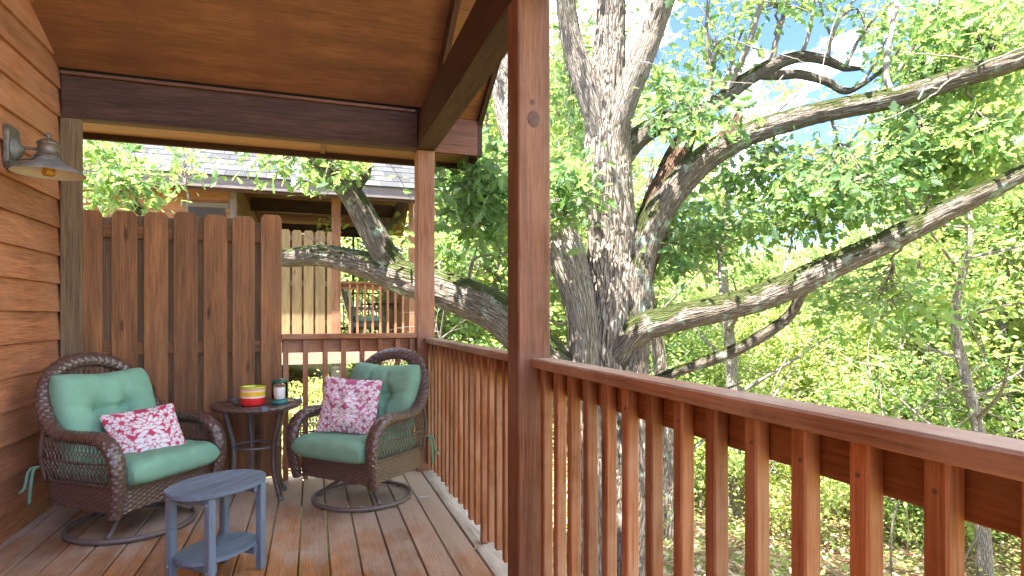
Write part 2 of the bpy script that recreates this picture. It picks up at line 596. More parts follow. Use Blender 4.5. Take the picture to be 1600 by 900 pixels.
def leaf_mat(name, stops, trans=.5, under=None):
    m, nt, b = newmat(name)
    L = nt.links
    at = N_(nt, 'ShaderNodeAttribute', _attribute_name='tint')
    col = ramp(nt, at.outputs['Fac'], stops)
    if under:
        gf = N_(nt, 'ShaderNodeNewGeometry')
        half = N_(nt, 'ShaderNodeMath', _operation='MULTIPLY')
        L.new(gf.outputs['Backfacing'], half.inputs[0])
        half.inputs[1].default_value = .55
        col = mixc(nt, half.outputs[0], col, under)
    L.new(col, b.inputs['Base Color'])
    b.inputs['Roughness'].default_value = .5
    b.inputs['Specular IOR Level'].default_value = .35
    tr = N_(nt, 'ShaderNodeBsdfTranslucent')
    tcol = mixc(nt, 1.0, col, (1.5, 1.35, .7), 'MULTIPLY')
    L.new(tcol, tr.inputs['Color'])
    ms = N_(nt, 'ShaderNodeMixShader', Fac=trans)
    L.new(b.outputs[0], ms.inputs[1])
    L.new(tr.outputs[0], ms.inputs[2])
    L.new(ms.outputs[0], nt.nodes['Material Output'].inputs['Surface'])
    return m
M['leaf'] = leaf_mat('oak_leaf', [(0, (.06, .135, .055)), (.4, (.125, .25, .075)), (.75, (.24, .35, .085)), (.93, (.38, .41, .09)), (1, (.47, .28, .11))], under=(.24, .36, .24))
M['leaf_far'] = leaf_mat('woodland_leaf', [(0, (.10, .19, .075)), (.35, (.20, .31, .11)), (.7, (.33, .42, .14)), (.92, (.48, .48, .18)), (1, (.54, .36, .18))], under=(.36, .46, .28))
M['litter'] = leaf_mat('fallen_leaf', [(0, (.17, .095, .055)), (.4, (.36, .23, .15)), (.75, (.48, .35, .25)), (1, (.56, .46, .36))], trans=.15)

def ground_mat():
    m, nt, b = newmat('leaf_strewn_soil')
    geo = N_(nt, 'ShaderNodeNewGeometry')
    n = N_(nt, 'ShaderNodeTexNoise', Scale=14, Detail=8, Roughness=.75)
    nt.links.new(geo.outputs['Position'], n.inputs['Vector'])
    n2 = N_(nt, 'ShaderNodeTexNoise', Scale=.45, Detail=6, Roughness=.6)
    nt.links.new(geo.outputs['Position'], n2.inputs['Vector'])
    c = ramp(nt, n.outputs['Fac'], [(.3, (.12, .075, .045)), (.5, (.28, .19, .12)), (.7, (.42, .33, .22))])
    g = ramp(nt, n.outputs['Fac'], [(.3, (.06, .11, .02)), (.55, (.16, .24, .05)), (.75, (.30, .33, .09))])
    f = ramp(nt, n2.outputs['Fac'], [(.40, (0, 0, 0)), (.60, (.85,) * 3)])
    nt.links.new(mixc(nt, f, c, g), b.inputs['Base Color'])
    b.inputs['Roughness'].default_value = .95
    b.inputs['Specular IOR Level'].default_value = .1
    bump(nt, b, n.outputs['Fac'], .8, .04)
    return m
M['ground'] = ground_mat()

def shingle_mat():
    m = plain('grey_asphalt_shingle', (.046, .048, .055), rough=.95, noise=.3, nscale=90)
    nt = m.node_tree
    b = nt.nodes['Principled BSDF']
    src = b.inputs['Base Color'].links[0].from_socket
    oi = N_(nt, 'ShaderNodeObjectInfo')
    v = ramp(nt, oi.outputs['Random'], [(0, (.5,) * 3), (.5, (.95,) * 3), (1, (1.45,) * 3)])
    nt.links.new(mixc(nt, 1.0, src, v, 'MULTIPLY'), b.inputs['Base Color'])
    return m
M['shingle'] = shingle_mat()

def damask_mat(name):
    m, nt, b = newmat(name)
    at = N_(nt, 'ShaderNodeVertexColor', _layer_name='print')
    nt.links.new(at.outputs['Color'], b.inputs['Base Color'])
    b.inputs['Roughness'].default_value = .85
    b.inputs['Specular IOR Level'].default_value = .2
    return m
M['damask'] = damask_mat('damask_print_cotton')

# ================================================================ THE SETTING
def gz(x, y):
    x = np.asarray(x, float); y = np.asarray(y, float)
    z = np.interp(x, [-200, -6, -1.5, .9, 2.9, 7, 11, 14, 30, 60, 120, 400], [.3, .1, -.25, -.75, -1.6, -2.7, -3.2, -3.1, -1.2, 4.0, 11, 30])
    z = z + np.interp(y, [-400, 4, 20, 80, 400], [0, 0, .7, 5.0, 25])
    P = np.stack([x * .35 + 9, y * .35 + 5, x * 0 + .5], -1).reshape(-1, 3)
    return z + (vnoise(P).reshape(x.shape) - .5) * .25

def warp(lo, hi, n):
    t = np.linspace(-1, 1, n)
    s = np.sign(t) * np.abs(t) ** 2.6
    return np.where(s < 0, -s * lo, s * hi)

gx, gy = np.meshgrid(warp(-300, 420, 170) + 3, warp(-250, 420, 170) + 7, indexing='ij')
gv = np.stack([gx, gy, gz(gx, gy)], -1).reshape(-1, 3)
nn = 170
mb = MB()
mb.add(gv.tolist(), [(i * nn + j, (i + 1) * nn + j, (i + 1) * nn + j + 1, i * nn + j + 1) for i in range(nn - 1) for j in range(nn - 1)])
tag(mb.build('ground', M['ground']), kind='structure')

def prism_x(name, pts, x0, x1, mat, parent=None, axis=None):
    """polygon in the (y, z) plane extruded along x"""
    bm = bmesh.new()
    c = Vector(((x0 + x1) / 2, sum(p[0] for p in pts) / len(pts), sum(p[1] for p in pts) / len(pts)))
    a = [bm.verts.new((x0 - c.x, p[0] - c.y, p[1] - c.z)) for p in pts]
    b = [bm.verts.new((x1 - c.x, p[0] - c.y, p[1] - c.z)) for p in pts]
    bm.faces.new(a); bm.faces.new(b[::-1])
    k = len(pts)
    for i in range(k):
        j = (i + 1) % k
        bm.faces.new((a[j], a[i], b[i], b[j]))
    bmesh.ops.recalc_face_normals(bm, faces=bm.faces)
    me = bpy.data.meshes.new(name)
    bm.to_mesh(me); bm.free()
    ys = [p[0] for p in pts]
    box_uv(me, axis if axis is not None else (0 if x1 - x0 > max(ys) - min(ys) else 1))
    me.materials.append(mat)
    return link(name, me, Matrix.Translation(c), parent)

XW, XP, YF, YN = -1.584, 0.786, 4.67, 2.25     # wall face, inner post face, far post front, near post front
def zu(y): return 2.86 + .62 * (4.70 - y)    # underside of the porch roof

# ---------------------------------------------------------------- deck
deck = empty('deck', (0, 2, 0), kind='structure')
x = .816
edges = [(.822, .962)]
while x > -1.75:
    edges.append((x - .144, x - .003))
    x -= .147
for x0, x1 in edges:
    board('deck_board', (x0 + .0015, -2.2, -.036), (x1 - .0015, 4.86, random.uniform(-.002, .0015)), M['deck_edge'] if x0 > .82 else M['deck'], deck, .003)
for y in (-1.9, .4, 2.3, 4.80):
    board('joist', (-1.7, y, -.22), (.93, y + .04, -.038), M['post_tan'], deck, 0)
board('rim_joist', (.932, -2.2, -.24), (.966, 4.86, -.037), M['rail'], deck, .003)
for y in (-1.8, 2.3, 4.68):
    board('support_post', (.78, y, float(gz(.85, y)) - .3), (.92, y + .14, -.222), M['post_tan'], deck, .004)

# ---------------------------------------------------------------- the cabin: wall with lap siding
YB = -1.0
cab = empty('cabin', (XW - .1, 1, 0), 'own cabin wall of reddish brown lap siding along the left of the deck', 'cabin')
wall = board('wall', (-6.0, -7.0, float(gz(-3, 0)) - .8), (XW - .03, 4.70, 2.86), M['siding'], cab, 0)
prism_x('upper_wall', [(-7.0, 2.862), (4.70, 2.862), (YB, zu(YB) + .05), (YB, 6.3), (-7, 6.3)], -6.0, XW - .03, M['siding'], cab)  # unseen rear part added behind the camera to block sun from the deck
pl_cache = {}
z = -.034 - .185 * 2
k = 0
while z < 5.6:
    zt = z + .205
    yend = 4.70 if z < 2.84 else 4.70 - (z - 2.86) / .62 - .02
    if yend > -.8:
        pts = (( -.030, 0.0), (.0, 0.0), (-.0225, .205), (-.0295, .205))
        y0 = -1.3 if z > 3.0 else -6.0
        mbp = MB()
        L = yend - y0
        vs_, uvs = [], []
        for yy in (-L / 2, L / 2):
            for p in pts:
                vs_.append((p[0], yy, p[1]))
                uvs.append((yy, p[1] + p[0] * 2))
        mbp.add(vs_, [(0, 1, 2, 3), (7, 6, 5, 4), (1, 5, 6, 2), (0, 4, 5, 1), (2, 6, 7, 3)], uvs)
        mbp.build('siding_plank', M['siding'], wall, Matrix.Translation((XW, (y0 + yend) / 2, z)), smooth=False)
    z += .185
board('corner_trim', (XW - .06, 4.703, -.03), (xon(107, 4.66) , 4.755, 2.86), M['beam'], cab, .003)

# ---------------------------------------------------------------- porch roof
roof = empty('porch_roof', (0, 2, 2.5), 'dark stained sloping porch roof with plywood ceiling over the deck', 'roof')
YB = -1.0
prism_x('ceiling', [(4.668, zu(4.668)), (YB, zu(YB)), (YB, zu(YB) + .02), (4.668, zu(4.668) + .02)], XW - .02, .884, M['ceiling'], roof, axis=0)
prism_x('rafter', [(4.70, zu(4.70) - .14), (YB, zu(YB) - .14), (YB, zu(YB) - .002), (4.70, zu(4.70) - .002)], .886, .922, M['beam'], roof)
prism_x('overhang_soffit', [(4.74, zu(4.74)), (YB, zu(YB)), (YB, zu(YB) + .02), (4.74, zu(4.74) + .02)], .924, 1.288, M['soffit'], roof, axis=0)
prism_x('roof_deck', [(5.236, 2.70), (4.90, zu(4.90) + .023), (YB - .02, zu(YB) + .023), (YB - .02, zu(YB) + .26), (5.236, 2.84)], XW - .6, 1.33, M['shingle'], roof)
fb = prism_x('far_beam', [(YF, 2.55), (YF + .085, 2.55), (YF + .085, 2.832), (YF, 2.832)], XW + .01, XP - .002, M['beam'], roof)
fb['label'] = 'dark beam crossing above the far end of the deck'
prism_x('beam_trim', [(YF - .028, 2.833), (YF + .05, 2.833), (YF + .05, 2.852), (YF - .028, 2.852)], XW + .01, XP - .02, M['eave'], roof)
prism_x('beam_lip', [(YF - .012, 2.552), (YF - .001, 2.552), (YF - .001, 2.575), (YF - .012, 2.575)], XW + .12, XP - .004, M['beam'], roof)
prism_x('side_beam', [(YB, 2.55), (4.812, 2.55), (4.812, 2.83), (YB, 2.83)], XP, XP + .14, M['beam'], roof)
prism_x('eave_return', [(4.70, 2.552), (4.74, 2.552), (4.74, 2.835), (4.70, 2.835)], XP + .142, 1.288, M['eave'], roof)
xs = [XW - .6, xon(505, 4.95), 1.287]
for a, b in zip(xs[:-1], xs[1:]):
    board('eave_soffit', (a + .004, 4.757, 2.600), (b - .004, 5.198, 2.615), M['soffit'], roof, .002, axis=0)
board('soffit_batten', (xs[1] - .02, 4.757, 2.590), (xs[1] + .02, 5.198, 2.5985), M['eave'], roof, .002)
board('eave_fascia', (XW - .6, 5.20, 2.555), (1.288, 5.236, 2.80), M['beam'], roof, .003)
prism_x('rake_fascia', [(5.236, 2.55), (4.70, 2.55), (4.70, zu(4.70) - .06), (YB, zu(YB) - .06), (YB, zu(YB) + .02), (5.236, 2.80)], 1.29, 1.328, M['beam'], roof)

# ---------------------------------------------------------------- porch posts
def knot(o, x, y, z, r):
    mbk = MB()
    lathe(mbk, [(r, 0), (r * .96, .0010), (r * .8, .0003), (r * .7, .0012), (r * .45, .0004), (r * .3, .0012), (0.0005, .0010)], 24)
    mbk.build('knot', M['knot'], o, Matrix.Translation((x, y, z)) @ Matrix.Rotation(R(90), 4, 'X') @ Matrix.Scale(1.25, 4, (0, 1, 0)))

near = board('porch_post', (XP, YN, -.8), (XP + .14, YN + .14, 2.549), M['post'], None, .006)
tag(near, 'thick brown porch post with a dark knot, nearest to the camera', 'post', 'porch posts')
knot(near, xon(834, YN), YN, zon(186, xon(834, YN), YN), .028)
knot(near, xon(832, YN), YN, zon(160, xon(832, YN), YN), .010)
far = board('porch_post', (XP, YF, -.8), (XP + .14, YF + .14, 2.549), M['post'], None, .006)
tag(far, 'brown porch post at the far corner of the deck behind the right chair', 'post', 'porch posts')
xl = xon(107, YF)
lp = board('porch_post', (XW - .0, YF + .0, 0.002), (xon(127.5, YF), YF + .03, 2.549), M['post_tan'], None, .004)
tag(lp, 'weathered tan post against the siding at the left end of the fence', 'post', 'porch posts')

# ---------------------------------------------------------------- railings
def railing_y(name, y0, y1, label, ys, longer=()):
    rt = empty(name, (.88, (y0 + y1) / 2, 0), label, 'railing', 'deck railings')
    board('cap_rail', (.840, y0, 1.022), (.930, y1, 1.060), M['cap'], rt, .005)
    board('upper_rail', (.904, y0, .930), (.941, y1, 1.0205), M['rail'], rt, .003)
    me = None
    for i, y in enumerate(ys):
        zb = .004 if i in longer else .055 + random.uniform(-.012, .012)
        x0 = .865 + random.uniform(-.002, .001)
        b = board('baluster', (x0, y, zb), (.903, y + .038, 1.0205), M['rail'], rt, .004, axis=2, jit=.0035)
        for zz in (.965 + random.uniform(-.01, .01),):
            mbk = MB()
            lathe(mbk, [(.0001, -.001), (.0042, -.001), (.0042, .0012), (.0025, .0006), (.0001, .0006)], 8)
            mbk.build('screw', M['screw'], b, Matrix.Translation((x0 - .0004, y + .016 + random.uniform(-.004, .004), zz)) @ Matrix.Rotation(R(-90), 4, 'Y'), smooth=False)
    return rt

def ypos(u_left):     # far-left edge of a baluster seen at photo column u_left
    fwd = 975.7 * .865 / (u_left - 488)
    return (fwd - .865 * SY) / CY - .038
ys = [ypos(u) for u in (845, 865, 886, 911.5, 939, 971, 1007, 1052, 1102, 1162, 1235, 1326, 1441, 1592)]
y_last = ys[-1]
ys += [y_last - .131 * i for i in range(1, 14)]
railing_y('railing', -1.6, YN - .002, 'reddish brown deck railing in the right foreground, running past the near post', ys)
n_b = 17
ys2 = [YN + .16 + (YF - YN - .20) * i / n_b for i in range(n_b + 1)]
railing_y('railing', YN + .142, YF - .002, 'closely seen slatted railing between the near post and the far corner post', ys2, longer=(5,))

rt = empty('railing', (.3, 4.75, 0), 'short railing across the far end, behind the right chair', 'railing', 'deck railings')
xa = xon(440, 4.70)
board('cap_rail', (xa, 4.672, 1.058), (XP - .003, 4.765, 1.096), M['rail'], rt, .004)
board('upper_rail', (xa, 4.742, .955), (XP - .003, 4.779, 1.0565), M['rail'], rt, .003)
board('lower_rail', (xa, 4.742, .085), (XP - .003, 4.779, .175), M['rail'], rt, .003)
for u in (442, 473, 504, 533, 562, 590, 618, 640):
    xx = xon(u, 4.70)
    board('baluster', (xx, 4.703, .006), (xx + .038, 4.741, 1.0565), M['rail'], rt, .003, axis=2)

# ---------------------------------------------------------------- privacy fence on the deck
fe = empty('privacy_fence', (-.9, 4.72, 0), 'dark brown board privacy fence at the end of the deck', 'fence', 'privacy fences')
FB = [(121.5, 159), (174, 214), (224.5, 262), (271, 308.5), (318, 355), (363, 398), (407.5, 440)]
for i, (u0, u1) in enumerate(FB):
    a, b = xon(u0, 4.69), xon(u1, 4.69)
    board('fence_board', (a, 4.690, .05), (b, 4.709, 1.945 + random.uniform(-.008, .012) + .004 * i), M['fence'], fe, .002, axis=2, prof='dogear', jit=.0025)
for z0 in (.28, .965, 1.77):
    board('fence_rail', (XW + .02, 4.7115, z0), (xon(440, 4.69) - .004, 4.749, z0 + .088), M['fence'], fe, .003)
for i in range(6):
    a, b = xon(FB[i][1] - 9, 4.75), xon(FB[i + 1][0] + 9, 4.75)
    board('back_board', (a, 4.751, .05), (b, 4.769, 1.93 + random.uniform(-.02, .02)), M['fence_back'], fe, .002, axis=2, prof='dogear')

# ---------------------------------------------------------------- wall lamp
lx, ly = -1.405, 3.985
la = empty('wall_lamp', (XW, ly, 2.05), 'weathered bronze barn lamp with white shade inside, mounted on the siding', 'lamp')
mb = MB()
pts = [(-.055, -.12), (.055, -.12), (.075, -.09), (.075, .09), (.055, .12), (-.055, .12), (-.075, .09), (-.075, -.09)]
for i, (s, xx) in enumerate(((1, 0), (1, .014), (.88, .022), (.80, .022))):
    mb.v += [(xx, p[0] * s, p[1] * s) for p in pts]; mb.uv += [p for p in pts]
for r in range(3):
    for i in range(8):
        j = (i + 1) % 8
        mb.f.append((r * 8 + i, r * 8 + j, r * 8 + 8 + j, r * 8 + 8 + i))
mb.f.append(tuple(range(24, 32)))
mb.build('backplate', M['zinc'], la, Matrix.Translation((XW + .001, ly, 2.16)), smooth=False)
mb = MB()
lathe(mb, [(.062, 0), (.060, .008), (.050, .010), (.047, .018), (.036, .019), (.033, .028), (.018, .030), (.012, .040), (.0005, .040)], 28)
mb.build('rosette', M['patina'], la, Matrix.Translation((XW + .024, ly, 2.155)) @ Matrix.Rotation(R(90), 4, 'Y'))
mb = MB()
tube(mb, catmull([(XW + .05, ly, 2.165), (XW + .10, ly, 2.166), (lx - .035, ly, 2.166)], 6), .008, 10)
tube(mb, catmull([(XW + .035, ly, 2.105), (XW + .09, ly, 2.108), (lx - .065, ly, 2.125), (lx - .05, ly, 2.15), (lx - .045, ly, 2.166)], 6), .007, 10)
mb.build('arm', M['zinc'], la)
mb = MB()
lathe(mb, [(.174, 0), (.175, .004), (.152, .022), (.120, .042), (.085, .058), (.064, .070), (.058, .084)], 48)
shade = mb.build('shade', M['patina'], la, Matrix.Translation((lx, ly, 2.03)))
mb = MB()
lathe(mb, [(.174, 0), (.172, .0), (.150, .018), (.118, .038), (.083, .054), (.050, .066), (.0005, .066)], 48)
mb.build('shade_lining', M['enamel'], shade, Matrix.Translation((lx, ly, 2.03)))
mb = MB()
lathe(mb, [(.058, .084), (.062, .088), (.062, .095), (.052, .099), (.050, .160), (.056, .164), (.056, .172), (.050, .178), (.030, .192), (.014, .197), (.010, .206), (.018, .214), (.018, .220), (.009, .228), (.0005, .230)], 32)
mb.build('socket_cap', M['zinc'], la, Matrix.Translation((lx, ly, 2.03)))
mb = MB()
lathe(mb, [(.018, .064), (.030, .048), (.033, .032), (.031, .014), (.031, .000), (.026, -.006), (.0005, -.008)], 24)
mb.build('bulb', M['bulb'], la, Matrix.Translation((lx, ly, 2.026)))

# ================================================================ neighbouring cabin
NY, NZ = 10.85, .77
nx = xon(369, NY)
nc = empty('neighbour_cabin', (nx, NY + 2, 0), 'neighbouring cabin with grey shingle roof and tan siding beyond the fence', 'cabin')
nw = board('wall', (-9, NY + .03, float(gz(-4, 11)) - 1), (nx - .03, NY + 5.2, 3.55), M['n_wall'], nc, 0)
z = NZ - .4
while z < 3.3:
    mbp = MB()
    mbp.add([(-7.5, .03, 0), (-7.5, 0, 0), (-7.5, .022, .2), (nx - .03, .03, 0), (nx - .03, 0, 0), (nx - .03, .022, .2)],
            [(0, 1, 2), (5, 4, 3), (1, 4, 5, 2), (0, 3, 4, 1)], [(-7.5, 0), (-7.5, .02), (-7.5, .2), (nx, 0), (nx, .02), (nx, .2)])
    mbp.build('siding_plank', M['n_wall'], nw, Matrix.Translation((0, NY, z)), smooth=False)
    mbp = MB()
    mbp.add([(-.03, .08, 0), (0, .08, 0), (-.022, .08, .2), (-.03, 5.1, 0), (0, 5.1, 0), (-.022, 5.1, .2)],
            [(0, 2, 1), (3, 4, 5), (1, 2, 5, 4), (0, 1, 4, 3)], [(0, 0), (0, .02), (0, .2), (5, 0), (5, .02), (5, .2)])
    mbp.build('siding_plank', M['n_wall'], nw, Matrix.Translation((nx, NY, z)), smooth=False)
    z += .185
board('corner_trim', (nx - .10, NY - .03, NZ - .4), (nx + .012, NY - .002, 3.34), M['grey_trim'], nc, .003)
wx0, wx1 = xon(292, NY), xon(362, NY)
wdw = board('window', (wx0, NY - .012, 2.2), (wx1 - .1, NY + .01, 3.02), M['black'], nc, 0)
board('window_frame', (wx0 - .07, NY - .035, 3.022), (wx1 - .04, NY - .004, 3.10), M['grey_trim'], wdw, .003)
YR = NY + 2.4
def nzu(y): return NZ + 2.60 + .62 * (min(y, 2 * YR - y) - (NY - .55))
RX0, RX1 = -7.5, xon(703, NY - .5)
prism = prism_x('roof', [(NY - .55, nzu(NY - .55)), (YR, nzu(YR)), (NY + 5.3, nzu(NY + 5.3)), (NY + 5.3, nzu(NY + 5.3) + .06), (YR, nzu(YR) + .06), (NY - .55, nzu(NY - .55) + .06)], RX0, RX1, M['soffit'], nc, axis=0)
# shingles: courses overlap upslope
sl = math.atan(.62)
sme = board_mesh('shingle', (.297, .33, .018), M['shingle'], 0.0)
row = 0
ylo = NY - .60
cnt = 0
while row < 14:
    y = ylo + row * .222
    zz = nzu(y) + .085
    off = (row % 3) * .1 + random.uniform(-.02, .02)
    nxs = 0
    xx = RX1 - off
    while xx > RX0 + .3:
        u_, v_, d_ = proj([(xx - .15, y, zz)])
        if u_[0] > 105:
            m = Matrix.Translation((xx - .15, y + .12, zz + .0744 + .022)) @ Matrix.Rotation(sl - .03, 4, 'X')
            link('shingle', sme, m, prism)
            cnt += 1
        xx -= .303
    row += 1
prism_x('roof_covering', [(NY - .58, nzu(NY - .58) + .062), (YR, nzu(YR) + .062), (NY + 5.32, nzu(NY + 5.32) + .062), (NY + 5.32, nzu(NY + 5.32) + .09), (YR, nzu(YR) + .09), (NY - .58, nzu(NY - .58) + .09)], RX0, RX1 - .003, M['shingle'], nc)
board('eave_fascia', (RX0, NY - .592, nzu(NY - .55) - .12), (RX1 - .005, NY - .555, nzu(NY - .55) + .075), M['grey_trim'], nc, .003)
board('fascia_lip', (RX0, NY - .55, nzu(NY - .55) - .16), (RX1 - .01, NY - .50, nzu(NY - .55) - .10), M['beam'], nc, .003)
for (y, xa_, za) in ((NY + .02, nx + .01, 2.55), (NY + 2.3, nx + .01, 2.62), (NY + 4.9, nx + .01, 2.50)):
    board('porch_beam', (xa_, y, NZ + za), (xon(643, NY), y + .09, NZ + za + .27), M['beam'], nc, .003)
board('side_beam', (xon(640, NY) - .02, NY + .12, NZ + 2.55), (xon(640, NY) + .12, NY + 4.89, NZ + 2.82), M['beam'], nc, .003)
for (u, y, mat) in ((518, NY, 'post'), (638, NY, 'post'), (612, NY + 4.9, 'post')):
    xx = xon(u, y)
    if y > NY + 1: xx = xon(640, NY)
    board('porch_post', (xx, y - .15, NZ - .02), (xx + .15, y - .004, NZ + 2.55), M[mat], nc, .004)

nd = empty('neighbour_deck', (0, NY + 2, 0), kind='structure')
for i in range(19):
    board('deck_board', (nx + .003 + .147 * i, NY - .14, NZ - .036), (nx + .144 + .147 * i, NY + 5.1, NZ), M['deck'], nd, .002)
board('rim_joist', (-9, NY - .18, NZ - .36), (nx + 2.9, NY - .143, NZ - .03), M['n_rim'], nd, .003)
board('support_post', (xon(518, NY), NY - .05, float(gz(.2, NY)) - .3), (xon(533, NY), NY + .10, NZ - .037), M['grey_trim'], nd, .003)
board('support_post', (xon(640, NY), NY - .05, float(gz(1.4, NY)) - .3), (xon(655, NY), NY + .10, NZ - .037), M['grey_trim'], nd, .003)

nf = empty('privacy_fence', (xon(475, NY), NY, NZ), 'pale tan board privacy fence on the neighbouring deck', 'fence', 'privacy fences')
uu = 420.0
while uu < 512:
    a, b = xon(uu, NY - .1), xon(uu + 15.2, NY - .1)
    board('fence_board', (a, NY - .14, NZ + .05), (b, NY - .12, NZ + 1.93 + random.uniform(-.01, .01)), M['tan_fence'], nf, .002, axis=2, prof='dogear')
    if uu < 500:
        board('back_board', (a + .09, NY - .075, NZ + .05), (b + .1, NY - .055, NZ + 1.9), M['fence'], nf, .002, axis=2, prof='dogear')
    uu += 18.2
for z0 in (.3, .98, 1.75):
    board('fence_rail', (xon(412, NY), NY - .118, NZ + z0), (xon(517, NY - .1), NY - .078, NZ + z0 + .088), M['tan_fence'], nf, .002)

nr = empty('railing', (xon(590, NY), NY, NZ), 'small distant railing on the neighbouring deck beside its pale fence', 'railing', 'deck railings')
a, b = xon(533, NY - .1), xon(638, NY - .1)
board('cap_rail', (a, NY - .13, NZ + 1.03), (b, NY - .04, NZ + 1.07), M['post'], nr, .003)
board('upper_rail', (a, NY - .068, NZ + .93), (b, NY - .03, NZ + 1.028), M['post'], nr, .003)
uu = 545
while uu < 637:
    xx = xon(uu, NY - .1)
    board('baluster', (xx, NY - .108, NZ + .02), (xx + .038, NY - .07, NZ + 1.028), M['n_wall'], nr, .002, axis=2)
    uu += 11.9
nr2 = empty('railing', (.8, NY + 5, NZ), 'far end railing of the neighbouring deck behind its table', 'railing', 'deck railings')
board('cap_rail', (nx + .05, NY + 4.93, NZ + 1.03), (xon(640, NY), NY + 5.02, NZ + 1.07), M['black'], nr2, .003)
board('lower_rail', (nx + .05, NY + 4.96, NZ + .1), (xon(640, NY), NY + 5.0, NZ + .18), M['black'], nr2, .003)
for i in range(17):
    xx = nx + .1 + i * .155
    board('baluster', (xx, NY + 4.965, NZ + .182), (xx + .03, NY + 4.995, NZ + 1.028), M['beam'], nr2, .002, axis=2)
sr = empty('railing', (xon(640, NY) + .06, NY + 2.5, NZ), 'side railing of the neighbouring deck, right of its table', 'railing', 'deck railings')
board('cap_rail', (xon(640, NY) + .01, NY + .01, NZ + 1.03), (xon(640, NY) + .10, NY + 4.74, NZ + 1.07), M['rail'], sr, .003)
for i in range(34):
    y = NY + .12 + i * .135
    board('baluster', (xon(640, NY) + .03, y, NZ + .02), (xon(640, NY) + .068, y + .038, NZ + 1.028), M['rail'], sr, .002, axis=2)

# neighbour's garden chair, table and folded umbrella
ncr = empty('patio_chair', (xon(560, NY + 1), NY + 1.0, NZ), 'dark wicker chair with green cushion on the neighbouring deck', 'chair')
def in_chair(name, mat, boxes, parent, rot=0):
    for lo, hi in boxes:
        board(name, Vector(lo) + parent_loc, Vector(hi) + parent_loc, mat, parent, .015)
parent_loc = Vector((xon(557, NY + 1), NY + 1.0, NZ))
in_chair('seat_cushion', M['cushion'], [((-.05, -.28, .36), (.5, .28, .46))], ncr)
in_chair('seat_frame', M['wicker'], [((-.12, -.31, .24), (.5, .31, .355))], ncr)
rboard('backrest', parent_loc + Vector((-.12, 0, .40)), parent_loc + Vector((-.28, 0, .98)), .06, .6, M['wicker'], ncr, up=(1, 0, 0), bevel=.015)
rboard('back_cushion', parent_loc + Vector((-.05, 0, .46)), parent_loc + Vector((-.19, 0, .95)), .10, .54, M['cushion'], ncr, up=(1, 0, 0), bevel=.03)
for s in (-.30, .27):
    rboard('arm', parent_loc + Vector((-.16, s, .62)), parent_loc + Vector((.48, s, .60)), .05, .07, M['wicker'], ncr)
    for xx in (-.1, .46):
        rboard('leg', parent_loc + Vector((xx, s, .0)), parent_loc + Vector((xx, s, .58)), .04, .04, M['wicker'], ncr, up=(0, 1, 0))
tl = Vector((xon(602, NY + 2.2), NY + 2.2, NZ))
nt_ = empty('patio_table', tl, 'black metal patio table on the neighbouring deck', 'table')
mb = MB(); lathe(mb, [(.0005, .70), (.52, .70), (.53, .71), (.53, .725), (.52, .73), (.0005, .73)], 32)
mb.build('tabletop', M['black'], nt_, Matrix.Translation(tl), smooth=False)
for k in range(4):
    a = k * math.pi / 2 + .5
    mb = MB(); tube(mb, catmull([(math.cos(a) * .45, math.sin(a) * .45, 0), (math.cos(a) * .30, math.sin(a) * .30, .35), (math.cos(a) * .42, math.sin(a) * .42, .70)], 5), .014, 6)
    mb.build('leg', M['black'], nt_, Matrix.Translation(tl))
mb = MB(); tube(mb, [(0, 0, .15), (0, 0, 2.35)], .028, 10)
ux = Vector((xon(552, NY + 3.4), NY + 3.4, NZ))
up = empty('umbrella_stand', ux, 'dark folded umbrella pole standing on the neighbouring deck', 'umbrella')
mb.build('pole', M['n_shade'], up, Matrix.Translation(ux))
mb = MB(); lathe(mb, [(.22, 0), (.22, .05), (.06, .09), (.05, .2), (.0005, .2)], 24); mb.build('base', M['black'], up, Matrix.Translation(ux))

# ================================================================ FURNITURE
def weave_tube(mb, P, rad, flat, ncell, cell, amp, ref=None, sub=4):
    """rolled wicker edge: a tube whose surface is raised into a basket weave"""
    P = np.asarray(P, float)
    s = np.concatenate([[0], np.cumsum(np.linalg.norm(np.diff(P, axis=0), axis=1))])
    n = max(2, int(round(s[-1] / cell))) * sub + 1
    si = np.linspace(0, s[-1], n)
    Q = np.stack([np.interp(si, s, P[:, k]) for k in range(3)], 1)
    for _ in range(3):
        Q[1:-1] = (Q[:-2] + 2 * Q[1:-1] + Q[2:]) / 4
    r = np.interp(si, s, np.broadcast_to(rad, (len(P),)))
    T, N, B = frames(Q, ref)
    m = ncell * sub
    th = np.linspace(0, 2 * math.pi, m, endpoint=False)
    U = np.arange(n)[:, None] / sub + 0 * th[None]
    V = np.arange(m)[None] / sub + 0 * U
    par = (np.floor(U) + np.floor(V)) % 2
    fu, fv = U % 1, V % 1
    h = np.where(par < .5, np.sin(np.pi * fu) * .9 + .1 * np.sin(np.pi * fv), -.35 + .5 * np.sin(np.pi * fv))
    rr = r[:, None] + amp * h
    ct, st = np.cos(th)[None] * flat[0], np.sin(th)[None] * flat[1]
    X = Q[:, None] + rr[..., None] * (ct[..., None] * N[:, None] + st[..., None] * B[:, None])
    uv = np.stack([si[:, None] + 0 * th[None], (r[:, None] * th[None])], -1)
    fs = [(i * m + k, i * m + (k + 1) % m, (i + 1) * m + (k + 1) % m, (i + 1) * m + k) for i in range(n - 1) for k in range(m)]
    fs.append(tuple(range(m))[::-1]); fs.append(tuple((n - 1) * m + k for k in range(m)))
    mb.add(X.reshape(-1, 3).tolist(), fs, uv.reshape(-1, 2).tolist())

